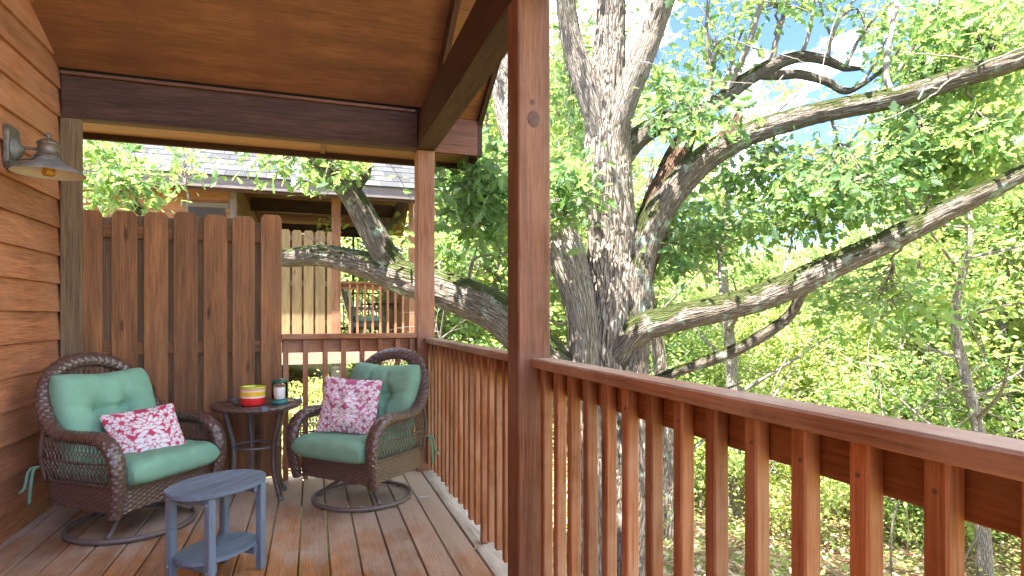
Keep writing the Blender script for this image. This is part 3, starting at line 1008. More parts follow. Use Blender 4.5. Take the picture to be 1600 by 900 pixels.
def weave_sheet(mb, P, zlo, zhi, rib=.028, row=.0125, amp=.0035, sub=3):
    """upright woven panel following plan path P (xy), strands running sideways over ribs"""
    P = np.asarray(P, float)
    s = np.concatenate([[0], np.cumsum(np.linalg.norm(np.diff(P, axis=0), axis=1))])
    n = int(s[-1] / rib * 4) + 1
    si = np.linspace(0, s[-1], n)
    X = np.interp(si, s, P[:, 0]); Y = np.interp(si, s, P[:, 1])
    tx, ty = np.gradient(X), np.gradient(Y)
    L = np.hypot(tx, ty); nx_, ny_ = ty / L, -tx / L
    lo = np.interp(si, s, zlo) if not np.isscalar(zlo) else np.full(n, zlo)
    rows = int(max(zhi - lo.min(), .01) / row)
    m = rows * sub + 1
    T = np.linspace(0, 1, m)
    vs_ = []
    for j in range(m):
        z = zhi - (zhi - lo.min()) * T[j]
        zc = np.maximum(z, lo)
        rj = j / sub
        d = amp * np.cos(np.pi * si / rib + np.pi * np.floor(rj)) * abs(math.sin(math.pi * (rj % 1))) + amp * .5 * abs(math.sin(math.pi * (rj % 1)))
        vs_.append(np.stack([X + nx_ * d, Y + ny_ * d, zc], 1))
    V = np.concatenate(vs_)
    fs = [(j * n + i, j * n + i + 1, (j + 1) * n + i + 1, (j + 1) * n + i) for j in range(m - 1) for i in range(n - 1)
          if lo[i] < zhi - (zhi - lo.min()) * T[j] - 1e-4]
    mb.add(V.tolist(), fs, [(si[i], T[j]) for j in range(m) for i in range(n)])

def cushion_mesh(name, w_, d_, t_, mat, n=44, p=8, e=.42, rnd=.10, tufts=(), creases=(), ears=0.0, wrinkle=.004, seed=0, concave=0.0, color=None):
    t = np.sin(np.linspace(-1, 1, n) * math.pi / 2)
    A, B = np.meshgrid(t, t, indexing='ij')
    qx = A * np.sqrt(np.maximum(0, 1 - rnd * B ** 2 * (B ** 2)))
    qy = B * np.sqrt(np.maximum(0, 1 - rnd * A ** 2 * (A ** 2)))
    qx = qx * (1 - concave * (1 - B ** 2)); qy = qy * (1 - concave * (1 - A ** 2))
    qy = qy + ears * np.clip(B, 0, 1) * (np.abs(A) ** 2 - .5)
    h = ((1 - np.abs(A) ** p) * (1 - np.abs(B) ** p)) ** e
    for (ta, tb, dep, sg) in tufts:
        h -= dep * np.exp(-((A - ta) ** 2 + ((B - tb) * d_ / w_) ** 2) / sg ** 2)
    for (a0, b0, a1, b1, dep, sg) in creases:
        v = np.array([a1 - a0, b1 - b0]); L2 = (v ** 2).sum()
        tt = np.clip(((A - a0) * v[0] + (B - b0) * v[1]) / L2, 0, 1)
        dd = np.hypot(A - a0 - tt * v[0], B - b0 - tt * v[1])
        h -= dep * (1 - .6 * tt) * np.exp(-dd ** 2 / sg ** 2)
    nz_ = vnoise(np.stack([A.ravel() * 3 + seed, B.ravel() * 3 + 7, A.ravel() * 0 + seed * .37], 1)).reshape(n, n) - .5
    nz_ = nz_ + .35 * (vnoise(np.stack([A.ravel() * 9 + seed, B.ravel() * 9 + 3, A.ravel() * 0 + seed * .7], 1)).reshape(n, n) - .5)
    h = np.maximum(h, .0) + 0
    top = np.stack([qx * w_ / 2, qy * d_ / 2, h * t_ / 2 + nz_ * wrinkle * 4 * h], -1).reshape(-1, 3)
    hb = ((1 - np.abs(A) ** p) * (1 - np.abs(B) ** p)) ** e
    bot = np.stack([qx * w_ / 2, qy * d_ / 2, -hb * t_ / 2 * .9], -1).reshape(-1, 3)
    fs = []
    for i in range(n - 1):
        for j in range(n - 1):
            a = i * n + j
            fs.append((a, a + n, a + n + 1, a + 1))
            a += n * n
            fs.append((a, a + 1, a + n + 1, a + n))
    me = bpy.data.meshes.new(name)
    me.from_pydata(np.concatenate([top, bot]).tolist(), [], fs)
    me.uv_layers.new(name='UVMap')
    if color is not None:
        ca = me.color_attributes.new('print', 'FLOAT_COLOR', 'POINT')
        cc = np.concatenate([color(A, B).reshape(-1, 4)] * 2).astype(np.float32)
        ca.data.foreach_set('color', cc.ravel())
    bm = bmesh.new(); bm.from_mesh(me)
    bmesh.ops.remove_doubles(bm, verts=bm.verts, dist=1e-5)
    bm.to_mesh(me); bm.free()
    me.polygons.foreach_set('use_smooth', [True] * len(me.polygons))
    me.materials.append(mat)
    return me

def make_chair(label):
    root = link('wicker_armchair', None, Matrix.Identity(4))
    tag(root, label, 'armchair', 'wicker armchairs')
    half = [(.335, .285, .175), (.345, .318, .33), (.35, .318, .46), (.352, .27, .560), (.355, .17, .605), (.36, .03, .605), (.362, -.10, .615),
            (.350, -.20, .665), (.325, -.275, .755), (.285, -.325, .855), (.215, -.362, .935), (.115, -.385, .982), (0, -.392, .998)]
    rads = [.030, .034, .038, .041, .040, .037, .035, .035, .036, .037, .038, .039, .039]
    full = half + [(-x_, y_, z_) for (x_, y_, z_) in half[-2::-1]]
    rr = rads + rads[-2::-1]
    Pc = catmull(full, 8)
    rc = np.interp(np.linspace(0, len(full) - 1, len(Pc)), range(len(full)), rr)
    mb = MB()
    weave_tube(mb, Pc, rc, (1.15, .82), 10, .022, .0048, ref=(1, 0, 0))
    mb.build('arm_and_back_rim', M['wicker'], root, local=True)
    # woven seat skirt
    pl = []
    cr = .07
    for (cx_, cy_, a0) in ((.325 - cr, .295 - cr, 0), (-.325 + cr, .295 - cr, 90), (-.325 + cr, -.29 + cr, 180), (.325 - cr, -.29 + cr, 270)):
        for k in range(7):
            a = R(a0 + 90 * k / 6)
            pl.append((cx_ + cr * math.cos(a), cy_ + cr * math.sin(a)))
    pl.append(pl[0])
    pl = pl[::-1]
    zl = [.185 + .065 * max(0, 1 - (min(abs(p[0]) / .27, 1) if abs(p[1]) > .27 else min(abs(p[1]) / .24, 1)) ** 2) for p in pl]
    mb = MB()
    weave_sheet(mb, pl, zl, .335)
    mb.build('woven_skirt', M['wicker'], root, local=True)
    mb = MB()
    mb.add([(-.30, -.27, .30), (.30, -.27, .30), (.30, .27, .30), (-.30, .27, .30)], [(0, 1, 2, 3)])
    mb.add([(-.30, -.27, .29), (.30, -.27, .29), (.30, .27, .29), (-.30, .27, .29)], [(3, 2, 1, 0)])
    mb.build('seat_deck', M['wicker'], root, local=True)
    # open lattice sides
    for s in (-1, 1):
        mb = MB()
        def side(y_, z_):
            t_ = (z_ - .33) / .26
            return (s * (.325 + .028 * t_ + .012 * math.sin(math.pi * min(max(t_, 0), 1))), y_, z_)
        y_ = -.60
        while y_ < .55:
            for sg in (-1, 1):
                seg = []
                for k in range(9):
                    z_ = .33 + .26 * k / 8
                    yy = y_ + sg * ((z_ - .33) * .42 + .010 * math.sin(k * 2.2))
                    if -.255 < yy < .29:
                        seg.append(side(yy, z_))
                if len(seg) > 2:
                    tube(mb, seg, .0030, 5, cap=False)
            y_ += .030
        tube(mb, catmull([side(-.26, .475), side(0, .455), side(.29, .47)], 6), .0055, 6)
        tube(mb, catmull([side(-.26, .337), side(0, .337), side(.29, .337)], 4), .010, 6)
        tube(mb, catmull([side(-.262, .32), side(-.262, .5), (s * .345, -.24, .66)], 5), .013, 8)
        tube(mb, catmull([(s * .338, .272, .34), (s * .345, .268, .47), (s * .348, .22, .555), (s * .352, .10, .567), (s * .352, -.08, .575), (s * .345, -.2, .63)], 6), .006, 6)
        mb.build('side_lattice', M['wicker'], root, local=True)
    # open lattice back
    mb = MB()
    hp = np.array(half[6:])
    def wback(z_): return float(np.interp(z_, hp[:, 2], hp[:, 0])) - .03
    def bk(x_, z_): return (x_, -.275 - (z_ - .33) * .17 + .25 * x_ * x_, z_)
    x_ = -.75
    while x_ < .75:
        for sg in (-1, 1):
            seg = []
            for k in range(25):
                z_ = .33 + .645 * k / 24
                xx = x_ + sg * (z_ - .33) * .38
                if abs(xx) < (wback(z_) if z_ > .62 else .32):
                    seg.append(bk(xx, z_))
            if len(seg) > 2:
                tube(mb, seg, .0030, 5, cap=False)
        x_ += .034
    mb.build('back_lattice', M['wicker'], root, local=True)
    # swivel base
    mb = MB()
    ring = [(math.cos(a) * .335, math.sin(a) * .335, .018) for a in np.linspace(0, 2 * math.pi, 65)]
    tube(mb, ring, .0145, 12, cap=False, ref=(0, 0, 1))
    base = mb.build('base_ring', M['metal'], root, local=True)
    for a in (90 - 61, 90 + 61, 270):
        a = R(a)
        mb = MB()
        tube(mb, catmull([(math.cos(a) * .32, math.sin(a) * .32, .03), (math.cos(a) * .2, math.sin(a) * .2, .10), (math.cos(a) * .05, math.sin(a) * .05, .20), (0, 0, .21)], 5), .0135, 10)
        mb.build('base_leg', M['metal'], root, local=True)
    mb = MB()
    lathe(mb, [(.0005, .16), (.030, .16), (.034, .17), (.034, .215), (.05, .22), (.05, .235), (.0005, .235)], 20)
    hub = mb.build('swivel_hub', M['black'], root, local=True)
    for s in (-1, 1):
        mb = MB()
        tube(mb, [(s * .13, -.25, .245), (s * .13, .25, .245)], .015, 8)
        tube(mb, [(s * .13, .0, .245), (0, .0, .225)], .013, 8)
        mb.build('spring_bar', M['metal'], root, local=True)
    for k in range(6):
        a = R(20 + 60 * k)
        mb = MB(); lathe(mb, [(.0005, .0), (.010, .0), (.012, .006), (.0005, .006)], 8)
        mb.build('glide', M['black'], base, Matrix.Translation((math.cos(a) * .335, math.sin(a) * .335, 0.0)), local=True)
    # cushions
    me = cushion_mesh('seat_cushion', .625, .64, .165, M['cushion'], n=50, p=9, e=.40, rnd=.10,
                      tufts=[(-.33, -.1, .38, .16), (.33, -.1, .38, .16)],
                      creases=[(-.33, -.1, .33, -.1, .10, .06), (-.33, -.1, -.36, .95, .12, .05), (.33, -.1, .36, .95, .12, .05)], seed=3)
    link('seat_cushion', me, Matrix.Translation((0, .072, .392)) @ Matrix.Rotation(R(2), 4, 'X'), root, local=True)
    me = cushion_mesh('back_cushion', .615, .55, .190, M['cushion'], n=54, p=6, e=.45, rnd=.16, ears=.14,
                      tufts=[(-.30, .12, .62, .17), (.30, .12, .62, .17)],
                      creases=[(-.30, .12, .30, .12, .32, .05), (.30, .12, -.30, .12, .32, .05), (-.30, .12, -.40, -.95, .38, .045), (.30, .12, .40, -.95, .38, .045),
                               (-.30, .12, -.25, .95, .20, .05), (.30, .12, .25, .95, .20, .05), (-.30, .12, -.95, .25, .14, .05), (.30, .12, .95, .25, .14, .05)], seed=9)
    mback = Matrix.Translation((0, -.205, .665)) @ Matrix.Rotation(R(16), 4, 'X') @ Matrix.Rotation(R(90), 4, 'X') @ Matrix.Rotation(R(180), 4, 'Y') @ Matrix.Scale(-1, 4, (1, 0, 0))
    mback = Matrix.Translation((0, -.205, .665)) @ Matrix(((1, 0, 0, 0), (0, -math.sin(R(16)), math.cos(R(16)), 0), (0, math.cos(R(16)), math.sin(R(16)), 0), (0, 0, 0, 1)))
    bc = link('back_cushion', me, mback, root, local=True)
    for s in (-1, 1):
        for dx in (0, .014):
            mb = MB()
            tube(mb, catmull([(s * .34, -.275, .415), (s * (.365 + dx), -.30 - dx, .40), (s * (.375 + dx), -.31 - 2 * dx, .30), (s * (.37 + 2.5 * dx), -.33 - 2 * dx, .20 + dx * 5)], 5), .007, 6, flat=(1.3, .35))
            mb.build('tie_strap', M['strap'], root, local=True)
    return root

ch_l = make_chair('brown wicker swivel armchair with green cushions against the left wall')
ch_r = copy_tree(ch_l)
ch_r['label'] = 'brown wicker swivel armchair with green cushions in the corner by the railings'
def place(o, x_, y_, th, sc=1.0):
    o.matrix_basis = Matrix.Translation((x_, y_, 0.004)) @ Matrix.Rotation(th, 4, 'Z') @ Matrix.Scale(sc, 4)
place(ch_l, -1.00, 4.01, math.atan2(-.80, -.60), .965)
place(ch_r, .325, 4.12, math.atan2(.71, -.70), .955)

# ---------------------------------------------------------------- throw pillows with damask print
def damask(pinkc):
    petals = []
    def pt(cx_, cy_, ln, wd, ang): petals.append((cx_, cy_, ln, wd, R(ang)))
    for cy0, sc in ((-.15, 1.0),):
        for a in (200, 225, 250, 315, 340, 290):
            pass
    # scrolls and leaves, drawn on the right half and mirrored
    for a in range(0, 360, 40):
        pt(.62 + .17 * math.cos(R(a)), .52 + .17 * math.sin(R(a)), .085, .05, a)
        pt(.66 + .15 * math.cos(R(a)), -.52 + .15 * math.sin(R(a)), .08, .045, a)
        pt(1.0 + .16 * math.cos(R(a)), 1.0 + .16 * math.sin(R(a)), .09, .05, a)
        pt(1.0 + .16 * math.cos(R(a)), -1.0 + .16 * math.sin(R(a)), .09, .05, a)
        pt(1.0 + .16 * math.cos(R(a)), .02 + .16 * math.sin(R(a)), .09, .05, a)
    for (x_, y_, a) in ((.35, .72, 60), (.42, .86, 20), (.22, .80, 100), (.30, .93, 45), (.80, .75, 120), (.85, .30, 70), (.78, .18, 30), (.70, .02, 100), (.62, -.14, 60),
                        (.78, -.22, 20), (.88, -.35, 80), (.40, -.70, 130), (.30, -.85, 60), (.48, -.90, 20), (.16, -.93, 90), (.80, -.80, 40), (.55, .22, 140), (.45, .40, 30),
                        (.93, .5, 90), (.93, -.62, 90), (.6, .98, 10), (.62, -.98, 170), (.50, .08, 60), (.48, -.30, 20)):
        pt(x_, y_, .125, .048, a)
        pt(x_ + .05, y_ + .06, .07, .035, a + 60)
    for k, a in enumerate((90, 65, 42, 20, -5, -30)):       # upper palmette
        pt(.26 * math.cos(R(a)), .12 + .34 * math.sin(R(a)), .18, .060, a)
    for a in (90, 55, 20):
        pt(.10 * math.cos(R(a)), .10 + .12 * math.sin(R(a)), .12, .05, a)
    for a in (-90, -62, -35, -12, 12):                       # lower palmette
        pt(.28 * math.cos(R(a)), -.30 + .33 * math.sin(R(a)), .19, .065, a)
    for a in (-90, -45, 0, 45):
        pt(.11 * math.cos(R(a)), -.28 + .11 * math.sin(R(a)), .10, .045, a)
    pt(.0, .62, .14, .07, 90); pt(.10, .68, .10, .04, 50)
    pt(.0, -.78, .14, .06, 90); pt(.10, -.70, .09, .04, -50)
    def f(A, B):
        X, Y = np.abs(A), B
        wh = np.zeros_like(A)
        for cx_, cy_, ln, wd, an in petals:
            dx, dy = X - cx_, Y - cy_
            a = dx * math.cos(an) + dy * math.sin(an)
            b = -dx * math.sin(an) + dy * math.cos(an)
            q = np.sqrt((a / ln) ** 2 + (b / wd) ** 2)
            k = np.clip((1.48 - q) * 6, 0, 1)
            wh = wh * (1 - k)
            wh = np.maximum(wh, np.clip((1.20 - q) * 7, 0, 1))
        wh = wh[..., None]
        white = np.array([.80, .74, .76]); pk = np.array(pinkc)
        col = pk * (1 - wh) + white * wh
        return np.concatenate([col, np.ones(A.shape + (1,))], -1)
    return f

def pillow(name, label, w_, h_, t_, c, nrm, roll, pinkc, seed):
    me = cushion_mesh(name, w_, h_, t_, M['damask'], n=110, p=2.0, e=.55, rnd=0.0, concave=.055, wrinkle=.010, seed=seed, color=damask(pinkc))
    z_ = Vector(nrm).normalized()
    x_ = Vector((0, 0, 1)).cross(z_).normalized()
    y_ = z_.cross(x_)
    m = Matrix((x_, y_, z_)).transposed().to_4x4()
    m.translation = c
    o = link(name, me, m @ Matrix.Rotation(roll, 4, 'Z'))
    return tag(o, label, 'pillow', 'throw pillows')
pillow('throw_pillow', 'deep pink and white damask pillow lying on the left chair', .395, .385, .13, px(230, 683, 3.45), (.42, -.72, .60), R(5), (.55, .055, .13), 2)
pillow('throw_pillow', 'pale pink and white damask pillow standing upright on the right chair', .405, .37, .13, px(546, 634, 3.90), (-.42, -.88, .26), R(-3), (.52, .13, .26), 5)

# ---------------------------------------------------------------- round wicker side table
tcx = px(402, 636, 4.03)
T0 = Vector((tcx.x, tcx.y - .02, .004))
wt = link('wicker_side_table', None, Matrix.Translation(T0) @ Matrix.Scale(1.05, 4))
tag(wt, 'round brown wicker side table with dark glass top between the chairs', 'side table')
mb = MB()
rim = [(math.cos(a) * .240, math.sin(a) * .240, .594) for a in np.linspace(0, 2 * math.pi, 97)]
weave_tube(mb, rim, .030, (.62, 1.0), 8, .022, .0035, ref=(0, 0, 1))
mb.build('woven_rim', M['wicker'], wt, local=True)
mb = MB(); lathe(mb, [(.0005, .585), (.233, .585), (.240, .600), (.240, .609), (.236, .612), (.0005, .612)], 64)
mb.build('glass_top', M['tabletop'], wt, local=True)
for i, ca in enumerate((-20, 200, 52, 128)):
    a = R(ca) - YAW
    c_, s_ = math.cos(a), math.sin(a)
    mb = MB()
    P_ = catmull([(c_ * .195, s_ * .195, .578), (c_ * .165, s_ * .165, .46), (c_ * .138, s_ * .138, .33), (c_ * .142, s_ * .142, .17), (c_ * .175, s_ * .175, .05), (c_ * .19, s_ * .19, .012)], 6)
    if i in (0,):
        weave_tube(mb, P_, np.linspace(.027, .018, len(P_)), (1.0, .8), 6, .018, .003)
    else:
        tube(mb, P_, np.linspace(.018, .013, len(P_)), 10)
    lg = mb.build('leg', M['wicker'] if i == 0 else M['metal'], wt, local=True)
    mb = MB(); lathe(mb, [(.0005, 0), (.017, 0), (.019, .008), (.016, .028), (.0005, .028)], 12)
    mb.build('foot_cap', M['patina'], lg, Matrix.Translation((c_ * .19, s_ * .19, 0)), local=True)
mb = MB()
tube(mb, [(math.cos(a) * .130, math.sin(a) * .130, .335) for a in np.linspace(0, 2 * math.pi, 41)], .009, 8, cap=False, ref=(0, 0, 1))
mb.build('stretcher_ring', M['metal'], wt, local=True)
for (ca, nm) in ((-58, 'rim_clip'), (150, 'rim_clip'), (25, 'rim_clip')):
    a = R(ca) - YAW
    m = Matrix.Translation((math.cos(a) * .253, math.sin(a) * .253, .602)) @ Matrix.Rotation(a, 4, 'Z')
    link(nm, board_mesh('rim_clip', (.045, .036, .032), M['clip'], .004), m, wt)
    bpy.data.objects[-1] if False else None
for o in wt.children:
    if o.name.startswith('rim_clip'):
        o.matrix_parent_inverse = Matrix.Identity(4)

# striped pot
tz = .004 + .6125 * 1.05
pp = px(395, 630, 3.88)
pot = link('striped_pot', None, Matrix.Translation((pp.x, pp.y, tz)))
tag(pot, 'red, white and yellow striped round pot on the glass side table', 'pot')
bands = [(0, .052, 'red'), (.052, .062, 'white'), (.062, .092, 'yellow'), (.092, .098, 'white'), (.098, .112, 'pink'), (.112, .122, 'lime')]
for i, (z0, z1, c) in enumerate(bands):
    mb = MB()
    r0, r1 = .074 + .02 * z0, .074 + .02 * z1
    if i == 0:
        lathe(mb, [(.0005, .001), (.066, .001), (.072, .004), (r0, .01), (r1, z1)], 40)
    elif i == len(bands) - 1:
        lathe(mb, [(r0, z0), (r1 + .003, z0 + .002), (r1 + .004, z1), (r1 - .004, z1 + .002), (r1 - .007, z1 - .005), (r1 - .008, .012), (.0005, .010)], 40)
    else:
        lathe(mb, [(r0, z0), (r1, z1)], 40)
    mb.build('rim' if c == 'lime' else 'stripe', M[c], pot, local=True)

# glass candle lantern
pl_ = px(437, 630, 3.93)
lan = link('candle_lantern', None, Matrix.Translation((pl_.x, pl_.y, tz)))
tag(lan, 'small glass candle lantern with dark green lid on the side table', 'lantern')
mb = MB(); lathe(mb, [(.0005, .001), (.050, .001), (.053, .006), (.053, .026), (.047, .032), (.0005, .032)], 32); mb.build('base', M['teal'], lan, local=True)
mb = MB(); lathe(mb, [(.046, .033), (.050, .045), (.050, .13), (.046, .142), (.0435, .142), (.047, .13), (.047, .045), (.043, .033)], 32); mb.build('glass_chimney', M['glass'], lan, local=True)
mb = MB(); lathe(mb, [(.0005, .033), (.033, .033), (.034, .036), (.034, .108), (.030, .111), (.0005, .109)], 28); cd = mb.build('candle', M['wax'], lan, local=True)
mb = MB(); tube(mb, [(0, 0, .108), (.001, 0, .12)], .0012, 5); mb.build('wick', M['black'], cd, local=True)
mb = MB(); lathe(mb, [(.0005, .143), (.052, .143), (.054, .147), (.052, .155), (.03, .163), (.0005, .164)], 32); mb.build('lid', M['dgreen'], lan, local=True)

# ---------------------------------------------------------------- oval blue side table
bt = link('blue_side_table', None, Matrix.Translation((-.422, 3.076, .002)) @ Matrix.Rotation(R(51), 4, 'Z'))
tag(bt, 'small oval blue grey slatted side table in front of the left chair', 'side table')
def oval_slats(name, a_, b_, z0, th, nsl, parent):
    """slats running along local x, clipped to an oval"""
    wd = 2 * b_ / nsl
    for i in range(nsl):
        y0, y1 = -b_ + i * wd + .0018, -b_ + (i + 1) * wd - .0018
        top, bot = [], []
        for k in range(15):
            y_ = y0 + (y1 - y0) * k / 14
            top.append((a_ * math.sqrt(max(0, 1 - (abs(y_) / b_) ** 2.3)), y_))
        out = top + [(-p[0], p[1]) for p in top[::-1]]
        bm = bmesh.new()
        lo = [bm.verts.new((p[0], p[1], z0)) for p in out]
        hi = [bm.verts.new((p[0], p[1], z0 + th)) for p in out]
        bm.faces.new(lo[::-1]); bm.faces.new(hi)
        for q in range(len(out)):
            r_ = (q + 1) % len(out)
            bm.faces.new((lo[q], lo[r_], hi[r_], hi[q]))
        bmesh.ops.remove_doubles(bm, verts=bm.verts, dist=.0008)
        bmesh.ops.recalc_face_normals(bm, faces=bm.faces)
        es = [e for e in bm.edges if len(e.link_faces) == 2 and abs(e.calc_face_angle(0)) > 1.0 and abs(e.verts[0].co.z - e.verts[1].co.z) < 1e-5]
        bmesh.ops.bevel(bm, geom=es, offset=.003, segments=2, affect='EDGES')
        me = bpy.data.meshes.new(name); bm.to_mesh(me); bm.free()
        box_uv(me, 0); me.materials.append(M['blue'])
        link(name, me, None, parent, local=True)
oval_slats('top_slat', .236, .176, .428, .022, 4, bt)
oval_slats('shelf_slat', .195, .138, .128, .020, 2, bt)
for sx in (-1, 1):
    link('cross_bar', board_mesh('cross_bar', (.022, .232, .045), M['blue'], .003), Matrix.Translation((sx * .12, 0, .404)), bt, local=True)
    link('cross_bar', board_mesh('cross_bar', (.022, .232, .045), M['blue'], .003), Matrix.Translation((sx * .12, 0, .104)), bt, local=True)
    for sy in (-1, 1):
        lg = link('leg', board_mesh('leg', (.036, .036, .426), M['blue'], .004, 2), Matrix.Translation((sx * .150, sy * .116, .2135)), bt, local=True)
        for zz in (.10, .40):
            mb = MB(); lathe(mb, [(.0001, 0), (.0055, 0), (.005, .002), (.0001, .002)], 10)
            mb.build('screw', M['steel'], lg, Matrix.Translation((sx * .018, 0, zz - .2135)) @ Matrix.Rotation(R(90 * sx), 4, 'Y'), local=True)

# ---------------------------------------------------------------- litter on the deck
pp = px(664, 776.5, 1.23 * FPX / (776.5 - HOR))
tag(board('paper_scrap', (pp.x - .040, pp.y - .006, .0025), (pp.x + .040, pp.y + .006, .0045), M['paper'], None, .0005), 'thin white strip of paper lying on the deck boards near the railing', 'paper')
pp = px(565, 793, 1.23 * FPX / (793 - HOR))
tag(board('paper_scrap', (pp.x - .014, pp.y - .006, .0025), (pp.x + .014, pp.y + .008, .0045), M['paper'], None, .0005), 'tiny white paper scrap inside the ring of the right chair', 'paper')
def curl_leaf(u, v, s, rot, label):
    p = px(u, v, CAMZ * FPX / (v - HOR))
    mb = MB()
    g = [(-.5, 0), (-.3, .22), (-.05, .16), (.15, .30), (.3, .12), (.5, 0), (.3, -.14), (.12, -.28), (-.08, -.15), (-.3, -.2)]
    vs_ = [(0, 0, .006)] + [(a * s, b * s, .003 + s * .5 * (abs(b) ** 1.5 + .15 * a * a)) for a, b in g]
    mb.add(vs_, [(0, i + 1, (i + 1) % 10 + 1) for i in range(10)])
    o = mb.build('dry_leaf', M['dry'], None, Matrix.Translation((p.x, p.y, 0.003)) @ Matrix.Rotation(rot, 4, 'Z'))
    tag(o, label, 'leaf', 'dry leaves on the deck')
curl_leaf(745, 858, .060, .8, 'curled tan leaf on the outermost deck board beside the near post')
curl_leaf(634, 842, .050, 2.0, 'crumpled dry leaf in the middle of the right deck boards')
for i, (u, v) in enumerate(((605, 865), (628, 873), (437, 848), (446, 871), (655, 865), (520, 845), (585, 842), (690, 868), (160, 880), (250, 872), (95, 842), (705, 823), (612, 838), (668, 846), (545, 872), (498, 882), (470, 832), (560, 852), (648, 812), (676, 802), (712, 846), (731, 880), (340, 893), (210, 893), (130, 868), (58, 872), (420, 880), (575, 823), (632, 795), (690, 890), (745, 893), (530, 812))):
    curl_leaf(u, v, random.uniform(.012, .024), random.uniform(0, 6), 'tiny dry leaf crumb on the foreground deck boards')

# ================================================================ TREES
def bark_tube(mb, P, rad, ns=48, step=.03, amp=.10, ridge=.022, seed=0.0, lump=.10):
    """limb with long bark ridges; P world points, rad metres"""
    P = catmull(P, 10)
    rad = np.interp(np.linspace(0, 1, len(P)), np.linspace(0, 1, len(rad)), rad)
    s = np.concatenate([[0], np.cumsum(np.linalg.norm(np.diff(P, axis=0), axis=1))])
    n = max(6, int(s[-1] / step))
    si = np.linspace(0, s[-1], n)
    Q = np.stack([np.interp(si, s, P[:, k]) for k in range(3)], 1)
    r = np.interp(si, s, rad)
    wob = np.stack([vnoise(np.stack([si * 1.7 + seed + k * 9, si * 0 + k, si * 0 + seed], 1)) - .5 for k in range(3)], 1)
    Q = Q + wob * r[:, None] * .35
    T, N, B = frames(Q)
    th = np.linspace(0, 2 * math.pi, ns, endpoint=False)
    ct, st = np.cos(th), np.sin(th)
    rr = np.broadcast_to(r[:, None], (n, ns))
    cx_, cy_ = ct[None] * rr, st[None] * rr
    sg = np.broadcast_to(si[:, None], (n, ns))
    def f(kx, ks, off): return vnoise(np.stack([cx_.ravel() * kx + seed + off, cy_.ravel() * kx + off, sg.ravel() * ks + off], 1)).reshape(n, ns)
    big = f(3.2, 1.1, 3) - .5
    w1 = f(9, 3, 11)
    rid = 1 - np.abs(2 * f(26, 4.5, 5) - 1)
    rid2 = 1 - np.abs(2 * f(48, 9, 8) - 1)
    R_ = rr * (1 + lump * 2 * big + amp * .5 * (w1 - .5)) + np.minimum(ridge, rr * .3) * (np.clip(rid * 2.0, 0, 1) ** .8 + .45 * rid2 - 1.0)
    X = Q[:, None] + R_[..., None] * (ct[None, :, None] * N[:, None] + st[None, :, None] * B[:, None])
    uv = np.stack([sg, np.broadcast_to(th[None] * .28, (n, ns))], -1)
    fs = [(i * ns + k, i * ns + (k + 1) % ns, (i + 1) * ns + (k + 1) % ns, (i + 1) * ns + k) for i in range(n - 1) for k in range(ns)]
    fs.append(tuple(range(ns))[::-1]); fs.append(tuple((n - 1) * ns + k for k in range(ns)))
    mb.add(X.reshape(-1, 3).tolist(), fs, uv.reshape(-1, 2).tolist())

LEAF_OAK = ([(0, 0, 0), (.035, .10, .01), (.15, .20, .03), (.09, .30, .02), (.27, .44, .05), (.13, .52, .02), (.30, .70, .05), (.14, .76, .02), (.15, .90, .02), (0, 1, -.06), (0, .5, -.02)],)
def leaf_template(kind):
    if kind == 'oak':
        h = LEAF_OAK[0][1:9]
        V = [(0, -.12, 0)] + [(x_, y_, z_) for x_, y_, z_ in h] + [(0, 1, -.07)] + [(-x_, y_, z_) for x_, y_, z_ in h[::-1]]
        V.append((0, .45, -.01))
        n = len(V)                    # 0 base, 1..8 right, 9 tip, 10..17 left, 18 mid
        F = [tuple([0] + list(range(1, 10)) + [18]), tuple([9] + list(range(10, 18)) + [0, 18])]
        return np.array(V, float), F
    if kind == 'blade':
        V = [(0, 0, 0), (.26, .38, .05), (.20, .72, .03), (0, 1, -.06), (-.20, .72, .03), (-.26, .38, .05)]
        return np.array(V, float), [(0, 1, 2, 3), (0, 3, 4, 5)]

def leaves_mesh(name, c, d, nrm, size, tint, kind, mat):
    c, d, nrm = (np.asarray(a, float) for a in (c, d, nrm))
    d = d / (np.linalg.norm(d, axis=1)[:, None] + 1e-9)
    s = np.cross(d, nrm); s /= np.linalg.norm(s, axis=1)[:, None] + 1e-9
    nr = np.cross(s, d)
    V, F = leaf_template(kind)
    N, k = len(c), len(V)
    X = c[:, None] + size[:, None, None] * (V[None, :, 0, None] * s[:, None] + V[None, :, 1, None] * d[:, None] + V[None, :, 2, None] * nr[:, None])
    me = bpy.data.meshes.new(name)
    me.vertices.add(N * k)
    me.vertices.foreach_set('co', X.reshape(-1).astype(np.float32))
    base = (np.arange(N) * k)[:, None]
    li = np.concatenate([np.array(f)[None] + base for f in F], 1)
    tot = [len(f) for f in F]
    per = sum(tot)
    me.loops.add(N * per)
    me.loops.foreach_set('vertex_index', li.reshape(-1).astype(np.int32))
    starts = np.concatenate([[0], np.cumsum(tot)[:-1]])
    ls = (np.arange(N)[:, None] * per + starts[None]).reshape(-1)
    me.polygons.add(N * len(F))
    me.polygons.foreach_set('loop_start', ls.astype(np.int32))
    me.polygons.foreach_set('loop_total', np.tile(tot, N).astype(np.int32))
    me.update(calc_edges=True)
    at = me.attributes.new('tint', 'FLOAT', 'POINT')
    at.data.foreach_set('value', np.repeat(np.clip(tint, 0, 1), k).astype(np.float32))
    me.materials.append(mat)
    return me

def rnd_dir(n, zb=0.0, zs=1.0):
    v = RNG.normal(size=(n, 3)); v[:, 2] = v[:, 2] * zs + zb
    return v / np.linalg.norm(v, axis=1)[:, None]

